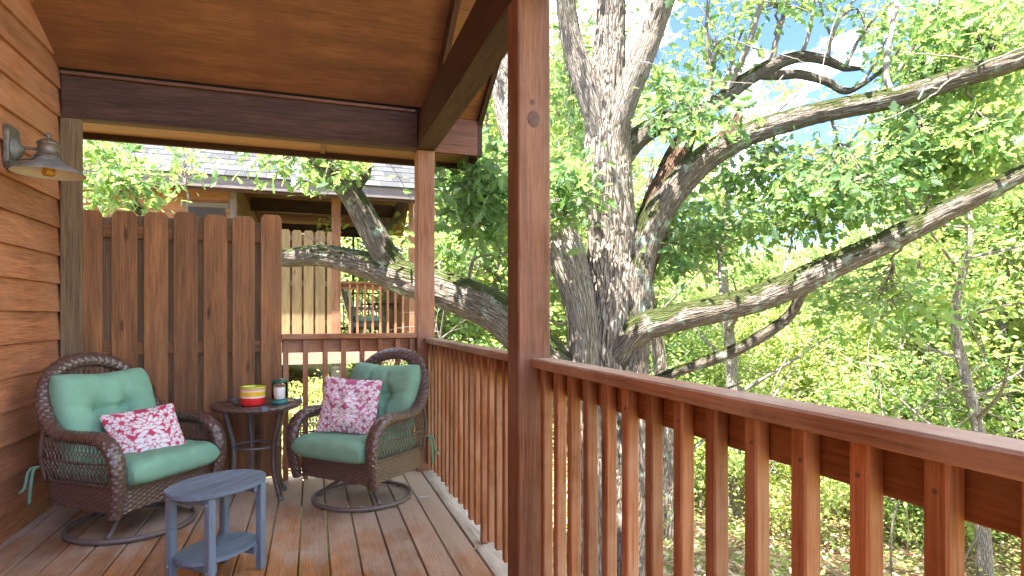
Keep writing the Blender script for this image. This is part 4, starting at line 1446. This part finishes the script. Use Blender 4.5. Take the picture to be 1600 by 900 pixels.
def sprays(centres, outward, per, size, tint_c, droop=-.25, spread=.09, up=.9):
    """rosettes of leaves round every twig end"""
    n = len(centres)
    c = np.repeat(centres, per, 0)
    o = np.repeat(outward, per, 0)
    d = rnd_dir(n * per, 0, .6) + o * .7
    d[:, 2] += droop
    c = c + RNG.normal(size=c.shape) * spread * np.array([1, 1, .7])
    nr = rnd_dir(n * per) * (1 - up * .5) + np.array([0, 0, up])
    sz = size * RNG.uniform(.45, 1.3, n * per)
    t = np.repeat(tint_c, per) + RNG.normal(size=n * per) * .10
    return c, d, nr, sz, t

# ---------------------------------------------------------------- the big oak beside the deck
ob = px(952, 900, 6.0)
oak = empty('oak_tree', (ob.x, ob.y, float(gz(ob.x, ob.y))), 'huge pale barked oak with spreading limbs just beyond the railing', 'tree')
D0 = 6.0
def limb(name, pts, radii, mat, seed, ns=40, step=.03, f=1.0, **kw):
    mb = MB()
    bark_tube(mb, [px(*p) for p in pts], [r_ * f for r_ in radii], ns=ns, step=step, seed=seed, **kw)
    return mb.build(name, mat, oak)
limb('trunk', [(952, 985, 6), (951, 860, 6), (952, 700, 6), (953, 580, 6), (955, 450, 6), (957, 350, 6), (952, 250, 6), (950, 175, 6), (950, 120, 6), (954, 60, 6), (956, -60, 6), (962, -260, 6), (975, -480, 6.1)],
     [.46, .39, .34, .305, .275, .265, .255, .245, .205, .17, .155, .14, .08], M['bark'], 1.3, ns=160, step=.015, ridge=.042, f=.86)
limb('limb', [(945, 250, 5.95), (928, 180, 5.9), (908, 110, 5.9), (890, 40, 5.9), (880, -60, 5.8), (872, -200, 5.7), (840, -380, 5.6)], [.13, .135, .125, .115, .105, .09, .05], M['bark'], 4.1, ns=56, step=.02, f=.85)
limb('limb', [(958, 235, 5.9), (975, 165, 5.85), (998, 105, 5.8), (1022, 45, 5.8), (1044, -20, 5.7), (1075, -150, 5.6), (1130, -330, 5.6)], [.15, .145, .14, .13, .12, .10, .05], M['bark'], 7.7, ns=56, step=.02, f=.85)
limb('stem', [(930, 960, 5.9), (922, 800, 5.85), (914, 640, 5.8), (909, 520, 5.8), (900, 440, 5.85), (878, 375, 5.95), (850, 305, 6.1), (820, 232, 6.3), (790, 150, 6.5), (768, 60, 6.6), (752, -70, 6.7), (730, -260, 6.8)],
     [.24, .20, .15, .135, .16, .20, .205, .19, .14, .12, .11, .06], M['bark'], 9.2, ns=72, step=.02)
limb('stem', [(975, 900, 5.85), (985, 760, 5.8), (990, 620, 5.8), (990, 500, 5.85), (998, 420, 5.9), (1022, 350, 5.95), (1062, 288, 5.95), (1108, 245, 5.95), (1160, 214, 5.9), (1215, 194, 5.9), (1300, 174, 5.8), (1400, 153, 5.6), (1500, 122, 5.4), (1600, 90, 5.2), (1720, 45, 5.0), (1900, -40, 4.7), (2100, -150, 4.5)],
     [.20, .17, .145, .14, .15, .15, .14, .125, .115, .105, .098, .092, .09, .082, .07, .042, .015], M['bark_moss'], 12.4, ns=64, step=.02)
limb('broken_stub', [(985, 470, 6.1), (1004, 395, 6.15), (1022, 330, 6.15), (1046, 270, 6.1), (1068, 222, 6.1), (1082, 198, 6.1)], [.14, .15, .15, .13, .10, .045], M['bark_dark'], 15.9, ns=56, step=.02, ridge=.04, lump=.2)
limb('broken_stub', [(1112, 242, 5.95), (1138, 212, 5.9), (1149, 193, 5.9), (1154, 178, 5.9)], [.08, .07, .055, .025], M['bark_dark'], 17.2, ns=30, step=.02, lump=.2)
limb('limb', [(965, 560, 5.85), (1000, 515, 5.75), (1050, 500, 5.7), (1130, 481, 5.65), (1220, 452, 5.6), (1320, 406, 5.5), (1420, 360, 5.35), (1510, 315, 5.2), (1600, 268, 5.0), (1700, 220, 4.9), (1870, 150, 4.7), (2050, 60, 4.6)],
     [.16, .14, .118, .112, .118, .105, .095, .085, .068, .055, .032, .012], M['bark_moss'], 21.5, ns=56, step=.02)
limb('limb', [(1012, 600, 6.3), (1050, 583, 6.25), (1095, 567, 6.2), (1150, 546, 6.1), (1205, 514, 6.0), (1236, 488, 5.9), (1256, 452, 5.75), (1268, 428, 5.6)], [.04, .048, .055, .06, .055, .05, .045, .04], M['bark_moss'], 25.5, ns=36, step=.02)
limb('limb', [(955, 270, 6.1), (985, 225, 6.25), (1015, 200, 6.3), (1060, 180, 6.4), (1120, 160, 6.5), (1160, 130, 6.6), (1200, 106, 6.6), (1250, 89, 6.7), (1290, 94, 6.7), (1320, 106, 6.7), (1350, 107, 6.7)],
     [.12, .115, .10, .09, .085, .08, .075, .06, .048, .035, .015], M['bark_moss'], 31.5, ns=36, step=.025)
limb('limb', [(1185, 116, 6.6), (1215, 117, 6.6), (1250, 116, 6.6), (1290, 126, 6.6), (1320, 142, 6.6), (1345, 134, 6.5), (1380, 108, 6.4), (1410, 70, 6.3)], [.05, .05, .045, .04, .035, .026, .018, .01], M['bark_moss'], 34.5, ns=24, step=.03)
limb('limb', [(940, 720, 5.95), (890, 600, 5.9), (835, 543, 5.9), (792, 499, 5.9), (740, 470, 5.95), (680, 447, 6.05), (620, 430, 6.2), (560, 411, 6.35), (500, 399, 6.5), (440, 401, 6.6), (380, 395, 6.7), (300, 372, 6.8), (225, 335, 6.85), (175, 290, 6.8)],
     [.24, .21, .20, .185, .18, .175, .165, .14, .115, .098, .085, .065, .045, .02], M['bark_moss'], 41.5, ns=64, step=.02)
limb('limb', [(625, 432, 6.22), (600, 400, 6.2), (575, 348, 6.2), (556, 312, 6.15), (533, 286, 6.1), (507, 264, 6.05), (484, 236, 6.0), (470, 190, 5.9)], [.135, .128, .122, .112, .095, .075, .055, .03], M['bark_moss'], 47.5, ns=48, step=.02)
limb('limb', [(545, 302, 6.13), (562, 284, 6.1), (574, 268, 6.05), (577, 240, 6.0), (582, 190, 5.9)], [.06, .05, .036, .03, .02], M['bark_moss'], 51.5, ns=20, step=.03)

def thin(name, paths, mat, ns=6):
    mb = MB()
    for pts, r0, r1 in paths:
        P_ = catmull([px(*p) for p in pts], 6)
        P_ = P_ + (RNG.random(P_.shape) - .5) * .012
        tube(mb, P_, np.linspace(r0, r1, len(P_)), ns)
    return mb.build(name, mat, oak)
for pts, r0, r1 in [
    ([(1128, 158, 6.5), (1150, 112, 6.5), (1172, 62, 6.4), (1190, 0, 6.4), (1200, -60, 6.4)], .038, .022),
    ([(1112, 160, 6.5), (1108, 100, 6.5), (1104, 40, 6.5), (1110, -40, 6.5)], .030, .018),
    ([(1125, 150, 6.5), (1142, 100, 6.6), (1160, 45, 6.7)], .030, .012),
    ([(1204, 100, 6.6), (1214, 60, 6.6), (1228, 10, 6.6), (1240, -50, 6.6)], .034, .02),
    ([(1252, 88, 6.7), (1266, 45, 6.7), (1274, -10, 6.7)], .026, .014),
    ([(1292, 90, 6.7), (1300, 55, 6.7), (1318, 20, 6.7), (1345, -10, 6.7)], .030, .014),
    ([(1300, 60, 6.7), (1288, 30, 6.7), (1280, 0, 6.7)], .020, .010),
    ([(1322, 102, 6.7), (1340, 65, 6.7), (1365, 30, 6.6), (1398, 0, 6.6)], .024, .010),
    ([(1392, 150, 5.65), (1384, 105, 5.7), (1392, 55, 5.8), (1402, 0, 5.9), (1415, -50, 6)], .032, .018),
    ([(1345, 134, 6.5), (1372, 90, 6.5), (1385, 60, 6.5)], .020, .008),
    ([(1400, 118, 6.3), (1435, 60, 6.3), (1460, 20, 6.3), (1475, -30, 6.3)], .022, .012),
    ([(733, 436, 5.95), (739, 407, 5.9), (760, 399, 5.85), (800, 396, 5.8)], .016, .008),
    ([(735, 425, 5.95), (742, 398, 6.0), (748, 372, 6.0)], .014, .006),
    ([(548, 392, 6.3), (525, 392, 6.25), (500, 380, 6.2), (472, 365, 6.2)], .013, .007),
    ([(1190, 200, 5.9), (1200, 150, 5.9), (1225, 118, 6.0)], .012, .006),
    ([(1412, 300, 5.6), (1418, 318, 5.6), (1428, 332, 5.55)], .014, .012),
    ([(1340, 400, 5.5), (1370, 370, 5.6), (1400, 355, 5.7), (1470, 318, 5.8)], .02, .006),
    ]:
    thin('branch', [(pts, r0, r1)], M['twig'], 8)
for pts, r0, r1 in [
    ([(990, 92, 5.5), (1040, 106, 5.4), (1110, 125, 5.3), (1200, 133, 5.3), (1250, 145, 5.3), (1284, 166, 5.4)], .0042, .003),
    ([(1090, 6, 5.4), (1120, 45, 5.4), (1165, 69, 5.4), (1225, 86, 5.4), (1262, 100, 5.4), (1280, 118, 5.4), (1284, 166, 5.4)], .0042, .004),
    ([(1312, 10, 5.4), (1296, 60, 5.4), (1284, 110, 5.4)], .005, .004),
    ([(1600, 74, 5.1), (1530, 102, 5.2), (1480, 128, 5.3), (1455, 150, 5.3), (1400, 180, 5.4), (1340, 198, 5.5), (1302, 197, 5.5)], .007, .006),
    ([(1435, 156, 5.4), (1445, 140, 5.4), (1470, 137, 5.4)], .008, .007),
    ([(1528, 98, 5.2), (1500, 90, 5.2), (1440, 84, 5.2), (1405, 82, 5.2)], .008, .005),
    ([(862, 400, 5.5), (890, 412, 5.6), (925, 436, 5.68)], .005, .004),
    ]:
    thin('bare_twig', [(pts, r0, r1)], M['twig_pale'], 6)

pads = [  # u, v, d, ru, rv, rd, clusters, tint, anchor
    (188, 285, 6.6, 76, 50, .6, 48, .50, (225, 335, 6.85)), (280, 262, 6.8, 36, 32, .5, 11, .50, (300, 372, 6.8)), (150, 240, 6.5, 34, 26, .5, 20, .6, (175, 290, 6.8)),
    (445, 248, 6.3, 64, 20, .45, 15, .50, (500, 264, 6.05)), (520, 264, 5.95, 42, 28, .3, 22, .5, (507, 264, 6.05)), (400, 212, 6.3, 50, 18, .5, 7, .5, (484, 236, 6.0)),
    (742, 285, 5.5, 52, 48, .5, 85, .30, (815, 232, 6.3)), (748, 345, 5.4, 36, 28, .4, 26, .22, (745, 285, 5.5)),
    (890, 292, 5.25, 30, 34, .3, 26, .30, (905, 350, 5.8)), (880, 330, 5.3, 20, 16, .2, 10, .35, (905, 350, 5.8)),
    (1088, 178, 5.6, 52, 24, .4, 24, .28, (1060, 180, 6.4)), (1055, 378, 6.4, 44, 46, .5, 40, .30, (1005, 415, 6.0)),
    (1200, 262, 6.9, 95, 40, .6, 62, .40, (1215, 194, 5.9)), (1320, 285, 5.9, 105, 52, .9, 98, .32, (1300, 174, 5.8)), (1250, 330, 6.1, 70, 40, .7, 50, .40, (1220, 452, 5.6)),
    (1455, 120, 6.6, 80, 60, .9, 90, .45, (1400, 118, 6.3)), (1550, 60, 6.4, 85, 85, 1.0, 130, .62, (1500, 122, 5.4)), (1470, 40, 6.8, 70, 45, .9, 40, .5, (1460, 20, 6.3)),
    (1120, 75, 6.9, 60, 62, .8, 24, .42, (1112, 100, 6.5)), (1215, 8, 6.6, 95, 24, .8, 24, .42, (1214, 60, 6.6)), (1350, 40, 6.9, 60, 45, .8, 14, .42, (1318, 20, 6.7)),
    (1545, 225, 5.9, 80, 45, .8, 80, .62, (1500, 122, 5.4)), (1440, 215, 6.0, 60, 40, .7, 55, .42, (1400, 153, 5.6)),
    (1120, 360, 7.2, 95, 48, .9, 75, .42, (1130, 480, 5.65)), (893, 130, 7.6, 40, 120, 1.0, 60, .55, (890, 40, 5.9)), (1010, 60, 7.5, 50, 70, .8, 8, .5, (1022, 45, 5.8)),
    (700, 400, 6.6, 40, 45, .5, 22, .55, (680, 447, 6.05)), (1380, 470, 6.8, 130, 60, 1.0, 60, .5, (1420, 360, 5.35)), (1050, 145, 6.6, 40, 30, .5, 18, .4, (1060, 180, 6.4)),
    (960, -120, 6.5, 260, 90, 1.5, 90, .4, (956, -60, 6.0)), (1300, -90, 6.6, 250, 60, 1.5, 110, .4, (1240, -50, 6.6)), (1480, 300, 6.2, 60, 40, .7, 40, .55, (1420, 360, 5.35)), (1850, 0, 4.9, 160, 110, .9, 60, .45, (1720, 45, 5.0)), (1860, 180, 4.9, 150, 80, .8, 45, .45, (1700, 220, 4.9)),
]
AC, AD, AN, AS, AT = [], [], [], [], []
tw = MB()
for (u, v, d, ru, rv, rd, k, tint, an) in pads:
    k = int(k * 1.35)
    q = rnd_dir(k) * (RNG.random(k)[:, None] ** .42) * 1.12
    U, V_, Dp = u + q[:, 0] * ru, v + q[:, 1] * rv, d + q[:, 2] * rd
    c0 = px(u, v, d); a0 = px(*an)
    Cn = np.array([px(a, b, e) for a, b, e in zip(U, V_, Dp)])
    mid = (np.array(c0) * .6 + np.array(a0) * .4) + np.array([0, 0, .12])
    main = catmull([a0, mid, c0], 6) + (RNG.random((13, 3)) - .5) * .05
    tube(tw, main, np.linspace(.018, .008, len(main)), 6)
    for c in Cn[::1]:
        s = main[RNG.integers(6, 13)]
        m = (s + c) / 2 + (RNG.random(3) - .5) * .12
        if np.linalg.norm(c - s) < 1.6:
            tube(tw, catmull([s, m, c], 3), np.linspace(.006, .0025, 7), 4, cap=False)
    out = Cn - np.array(c0); out /= np.linalg.norm(out, axis=1)[:, None] + 1e-9
    tc_ = tint - .06 + RNG.normal(size=k) * .16
    c, dd, nr, sz, t = sprays(Cn, out, 9, .128, tc_, spread=.13, up=.65)
    AC.append(c); AD.append(dd); AN.append(nr); AS.append(sz); AT.append(t)
tag(tw.build('twigs', M['twig'], oak), kind='stuff')
AC, AD, AN, AS, AT = (np.concatenate(a) for a in (AC, AD, AN, AS, AT))
u_, v_, d_ = proj(AC)
vis = (u_ > 130) & (u_ < 1600) & (v_ > 0) & (v_ < 560) & ~((u_ > 640) & (u_ < 690)) & ~((u_ > 785) & (u_ < 862)) & ~((u_ < 700) & (v_ < 215 + .08 * u_ - 5))
score = np.where(vis, AS / d_, 0)
big = np.zeros(len(AC), bool)
big[np.argsort(-score)[:300]] = True
rest = ~big
tag(link('foliage', leaves_mesh('foliage', AC[rest], AD[rest], AN[rest], AS[rest], AT[rest], 'oak', M['leaf']), None, oak), kind='stuff')
tl_me = {}
for i in np.where(big)[0]:
    k = int(np.clip(AT[i], 0, .999) * 6)
    if k not in tl_me:
        tl_me[k] = leaves_mesh('leaf', np.zeros((1, 3)), np.array([[0, 1., 0]]), np.array([[0, 0, 1.]]), np.array([1.0]), np.array([(k + .5) / 6]), 'oak', M['leaf'])
    y_ = Vector(AD[i]).normalized(); x_ = y_.cross(Vector(AN[i])).normalized(); z_ = x_.cross(y_)
    m = Matrix((x_, y_, z_)).transposed().to_4x4() @ Matrix.Scale(AS[i], 4)
    m.translation = AC[i]
    link('leaf', tl_me[k], m, oak)

# ---------------------------------------------------------------- woodland templates
def tree_parts(h, cr, z0, nlimb, ncl, per, size, seed, r0=.12, lean=(0, 0), tint=.5, bare=.25):
    """meshes for a trunk with limbs and a crown, base at the origin"""
    rg = np.random.default_rng(seed)
    mb = MB()
    top = np.array([lean[0], lean[1], h * .93])
    P_ = [np.array([0, 0, -.4])] + [top * t + np.append((rg.random(2) - .5) * .05 * h * t, 0) for t in (.15, .35, .6, .8, 1.0)]
    Pc = catmull(P_, 6)
    tube(mb, Pc, np.linspace(r0, r0 * .18, len(Pc)), 10)
    ends = []
    for k in range(nlimb):
        t = .22 + .7 * (k + rg.random() * .6) / nlimb
        i = int(t * (len(Pc) - 1)); s = Pc[i]
        a = k * 2.4 + rg.random() * .8
        ln = cr * (1.05 - .55 * t) * (.75 + .45 * rg.random())
        e = s + np.array([math.cos(a) * ln, math.sin(a) * ln, ln * (.25 + .5 * rg.random())])
        m = (s + e) / 2 + np.array([0, 0, -.06 * ln]) + (rg.random(3) - .5) * .25
        L = catmull([s, m, e], 5)
        tube(mb, L, np.linspace(r0 * .38 * (1 - .5 * t), .010, len(L)), 6)
        ends += [(e, ln * .42), (m, ln * .30)]
        for _ in range(2):
            b = L[rg.integers(3, 9)]; f = b + (rg.random(3) - .5) * np.array([1.3, 1.3, 1.0]) * ln * .5
            tube(mb, catmull([b, (b + f) / 2 + (rg.random(3) - .5) * .1, f], 3), np.linspace(.012, .004, 7), 4)
            ends.append((f, ln * .25))
    ends.append((top, cr * .35))
    cs, os_ = [], []
    for k in range(ncl):
        e, r = ends[rg.integers(len(ends))]
        q = rg.normal(size=3); q /= np.linalg.norm(q); q *= r * rg.random() ** .45
        q[2] *= .75
        c = e + q
        if c[2] < z0: continue
        cs.append(c); os_.append(q / (np.linalg.norm(q) + 1e-6))
    cs, os_ = np.array(cs), np.array(os_)
    tcl = tint + rg.normal(size=len(cs)) * .16
    c, dd, nr, sz, t = sprays(cs, os_, per, size, tcl, droop=-.15, spread=.14, up=.7)
    return mb, (c, dd, nr, sz, t)

def make_tree(name, label, cat, loc, mat_b, kind='blade', group=None, rotz=0.0, sc=1.0, part=('trunk', 'crown'), **kw):
    mb, lv = tree_parts(**kw)
    root = link(name, None, Matrix.Translation(Vector(loc)) @ Matrix.Rotation(rotz, 4, 'Z') @ Matrix.Scale(sc, 4))
    tag(root, label, cat, group)
    mb.build(part[0], mat_b, root, local=True)
    link(part[1], leaves_mesh(part[1], *lv, kind, M['leaf_far']), None, root, local=True)
    return root

def ground_at(u, d):
    p = px(u, 500, d)
    return Vector((p.x, p.y, float(gz(p.x, p.y)) - .05))

# trees whose trunks stand out
make_tree('tree', 'slim straight pale trunk rising behind the two mossy right hand limbs', 'tree', ground_at(1150, 11.5), M['bark_far'], group=None,
          h=9.0, cr=2.4, z0=4.8, nlimb=12, ncl=330, per=14, size=.13, seed=5, r0=.17, lean=(-.3, .1), tint=.55)
make_tree('tree', 'dark mossy leaning trunk close to the right of the big oak', 'tree', ground_at(1050, 8.6), M['bark_moss'],
          h=6.0, cr=1.7, z0=3.8, nlimb=8, ncl=120, per=12, size=.12, seed=7, r0=.17, lean=(-.35, .1), tint=.45)
make_tree('tree', 'thin dark grey forked tree near the right edge of the picture', 'tree', ground_at(1545, 8.8), M['bark_far'],
          h=7.5, cr=2.3, z0=4.3, nlimb=13, ncl=190, per=13, size=.12, seed=13, r0=.125, lean=(-.35, .3), tint=.6)

G = 'woodland trees behind the deck'
templates = [
    make_tree('tree', '', 'tree', (0, 0, 0), M['bark_far'], h=14.0, cr=4.0, z0=3.0, nlimb=20, ncl=1050, per=15, size=.15, seed=21, r0=.22, lean=(.4, .2), tint=.50),
    make_tree('tree', '', 'tree', (0, 0, 0), M['bark_far'], h=11.0, cr=3.3, z0=2.0, nlimb=17, ncl=850, per=15, size=.14, seed=22, r0=.17, lean=(-.5, .3), tint=.62),
    make_tree('tree', '', 'tree', (0, 0, 0), M['bark_far'], h=8.0, cr=2.7, z0=1.4, nlimb=14, ncl=620, per=15, size=.13, seed=23, r0=.12, lean=(.3, -.3), tint=.26),
    make_tree('tree', '', 'tree', (0, 0, 0), M['bark_far'], h=5.5, cr=2.2, z0=.8, nlimb=12, ncl=420, per=15, size=.12, seed=24, r0=.07, lean=(.3, .4), tint=.66),
]
spots = [  # photo column, depth, template, scale
    (700, 15, 1, 1.0), (745, 19, 0, 1.0), (790, 14, 2, 1.15), (840, 17, 1, 1.1), (890, 13, 2, 1.2), (870, 22, 0, 1.0), (930, 20, 0, .9), (985, 15, 2, .9), (660, 24, 0, .9), (610, 26, 1, 1.2), (560, 30, 1, 1.0),
    (1040, 14, 2, 0.73), (1090, 18, 2, 0.86), (1140, 15, 3, 0.99), (1200, 17, 2, 0.73), (1250, 14, 3, 0.95), (1300, 18, 2, 0.82), (1350, 13.5, 3, 0.99), (1400, 17, 2, 0.90), (1450, 13, 2, 1.0), (1500, 16, 1, 1.0),
    (1550, 12, 2, 1.05), (1600, 15, 1, 1.05), (1650, 11, 2, 1.1), (1700, 14, 0, .9), (1530, 20, 0, 1.0), (1580, 24, 0, 1.1), (1620, 19, 0, 1.0),
    (1060, 25, 2, 0.64), (1130, 28, 2, 0.96), (1190, 26, 2, 0.88), (1260, 28, 2, 0.68), (1330, 26, 2, 0.92), (1410, 27, 2, 0.76), (1470, 25, 1, 1.1),
    (720, 32, 0, 1.1), (780, 30, 0, 1.1), (850, 33, 0, 1.1), (910, 30, 0, 1.0), (970, 33, 0, .9), (1450, 40, 0, 1.0), (1520, 36, 0, 1.0), (1600, 36, 0, 1.1),
    (500, 34, 1, 1.0), (420, 40, 0, 1.0), (660, 40, 0, 1.0), (250, 45, 0, 1.0), (580, 44, 0, 1.0), (1800, 18, 0, 1.0), (1850, 26, 0, 1.1),
]
names_ = ['tall leafy woodland tree', 'loose yellow green woodland tree', 'darker green bushy woodland tree', 'low bright green young woodland tree']
def zone(u):
    for lim, t in ((640, ' beyond the neighbouring cabin'), (800, ' left of the near post'), (1000, ' behind the big oak'), (1220, ', right of the big oak'), (1440, ', under the patch of sky'), (1590, ' near the right edge')):
        if u < lim: return t
    return ' at the extreme right'
for i, (u, d, k, sc) in enumerate(spots):
    o = copy_tree(templates[k])
    o['label'] = names_[k] + zone(u); o['group'] = G
    o.matrix_basis = Matrix.Translation(ground_at(u, d)) @ Matrix.Rotation(i * 2.1, 4, 'Z') @ Matrix.Scale(sc * (1 + .08 * math.sin(i * 3.3)), 4)
for i in range(12):          # the wood goes on round the right of the deck
    a_ = R(66 + 5.5 * i); d_ = 15 + (i * 7 % 11)
    x_, y_ = math.sin(a_) * d_, math.cos(a_) * d_
    k = (1, 0, 2, 1)[i % 4]
    o = copy_tree(templates[k])
    o['label'] = names_[k] + ' beyond the right edge'; o['group'] = G
    o.matrix_basis = Matrix.Translation((x_, y_, float(gz(x_, y_)) - .05)) @ Matrix.Rotation(i * 1.3, 4, 'Z') @ Matrix.Scale(.95, 4)
for t in templates:
    for ch in list(t.children):
        bpy.data.objects.remove(ch)
    bpy.data.objects.remove(t)

# ---------------------------------------------------------------- shrubs
sh = [make_tree('shrub', '', 'shrub', (0, 0, 0), M['twig'], part=('stem', 'foliage'), h=1.7, cr=1.1, z0=.1, nlimb=9, ncl=150, per=13, size=.10, seed=41, r0=.02, tint=.62),
      make_tree('shrub', '', 'shrub', (0, 0, 0), M['twig'], part=('stem', 'foliage'), h=2.6, cr=1.4, z0=.3, nlimb=10, ncl=190, per=13, size=.11, seed=42, r0=.025, tint=.32),
      make_tree('shrub', '', 'shrub', (0, 0, 0), M['twig'], part=('stem', 'foliage'), h=1.1, cr=.9, z0=.05, nlimb=8, ncl=110, per=13, size=.08, seed=43, r0=.015, tint=.74)]
sl_ = ['yellow green woodland shrub', 'tall green woodland shrub', 'low pale green woodland shrub']
rs = random.Random(5)
n_sh = 0
for i in range(92):
    u = rs.uniform(640, 1720); d = 10.5 + 18 * rs.random() ** 1.2
    if d < 11 and (880 < u < 1060 or 1080 < u < 1180): continue
    k = rs.choice((0, 1, 1, 2))
    o = copy_tree(sh[k]); o['label'] = sl_[k] + zone(u); o['group'] = 'shrubs in the undergrowth'
    o.matrix_basis = Matrix.Translation(ground_at(u, d)) @ Matrix.Rotation(i * 1.7, 4, 'Z') @ Matrix.Scale(rs.uniform(.75, 1.25), 4)
for (u, d, k, s_) in ((470, 8.2, 2, .55), (610, 9.2, 2, .6), (540, 14, 0, .8), (690, 10, 0, .9), (720, 9, 2, .9), (760, 11, 1, .8), (455, 16, 0, 1.0)):
    o = copy_tree(sh[k]); o['label'] = sl_[k] + zone(u); o['group'] = 'shrubs in the undergrowth'
    o.matrix_basis = Matrix.Translation(ground_at(u, d)) @ Matrix.Scale(s_, 4)
for t in sh:
    for ch in list(t.children):
        bpy.data.objects.remove(ch)
    bpy.data.objects.remove(t)

# thin bare saplings and vines
for i in range(34):
    u = rs.uniform(1000, 1640) if i > 6 else rs.uniform(690, 790); d = rs.uniform(7.5, 15)
    g = ground_at(u, d)
    h = rs.uniform(2.5, 5.0)
    mb = MB()
    P_ = [Vector((0, 0, -.1))]
    for t in range(1, 6):
        P_.append(Vector((rs.uniform(-.14, .14) * t, rs.uniform(-.14, .14) * t, h * t / 5)))
    Pc = catmull(P_, 5)
    tube(mb, Pc, np.linspace(rs.uniform(.012, .024), .004, len(Pc)), 6)
    for _ in range(5):
        b = Pc[rs.randrange(8, 24)]; e = b + np.array([rs.uniform(-.8, .8), rs.uniform(-.8, .8), rs.uniform(-.1, .6)])
        tube(mb, catmull([b, (b + e) / 2 + np.array([0, 0, .07]), e], 4), np.linspace(.007, .002, 9), 4)
    o = mb.build('sapling', M['twig'], None, Matrix.Translation(g))
    tag(o, 'thin bare sapling stem among the green undergrowth', 'sapling', 'bare saplings')

# ---------------------------------------------------------------- undergrowth and fallen leaves
def fan(n, u0, u1, d0, d1, pw=1.0):
    u = RNG.uniform(u0, u1, n); d = d0 + (d1 - d0) * RNG.random(n) ** pw
    r = (u - 800) / FPX * d
    return r * CY + d * SY, -r * SY + d * CY
ux1, uy1 = fan(1900, 640, 1750, 10.5, 30, 1.0)
ux3, uy3 = fan(130, 900, 1750, 5.5, 10.5, .7)
ux2, uy2 = fan(420, 430, 700, 5.6, 16, .9)
ux_, uy_ = np.concatenate([ux1, ux2, ux3]), np.concatenate([uy1, uy2, uy3])
keep = ~((ux_ < 1.5) & (uy_ < 5.3)) & ~((ux_ < 2.0) & (uy_ > NY - .6) & (uy_ < NY + 5.5))
ux_, uy_ = ux_[keep], uy_[keep]
hh = RNG.uniform(.06, .75, len(ux_)) ** 1.2
hh = np.where(ux_ < 2.2, hh * .35, hh)
cs = np.stack([ux_, uy_, gz(ux_, uy_) + hh], 1)
o_ = rnd_dir(len(cs), .4)
c, dd, nr, sz, t = sprays(cs, o_, 13, .085, .60 + RNG.normal(size=len(cs)) * .2, droop=.1, spread=.16, up=.8)
tag(link('undergrowth', leaves_mesh('undergrowth', c, dd, nr, sz, t, 'blade', M['leaf_far'])), 'low bright green undergrowth covering the woodland floor', 'undergrowth', kind='stuff')
lx1, ly1 = fan(15000, 850, 1700, 3.2, 17, 1.0)
lx2, ly2 = fan(2600, 430, 760, 5.3, 14, .9)
lx_, ly_ = np.concatenate([lx1, lx2]), np.concatenate([ly1, ly2])
keep = ~((lx_ < 1.05) & (ly_ < 5.0))
lx_, ly_ = lx_[keep], ly_[keep]
n = len(lx_)
c = np.stack([lx_, ly_, gz(lx_, ly_) + RNG.uniform(.012, .05, n)], 1)
tag(link('fallen_leaves', leaves_mesh('fallen_leaves', c, rnd_dir(n, 0, .25), rnd_dir(n, 1.6, 1), RNG.uniform(.07, .14, n), RNG.random(n), 'blade', M['litter'])),
    'carpet of fallen tan oak leaves on the slope below the railing', 'fallen leaves', kind='stuff')
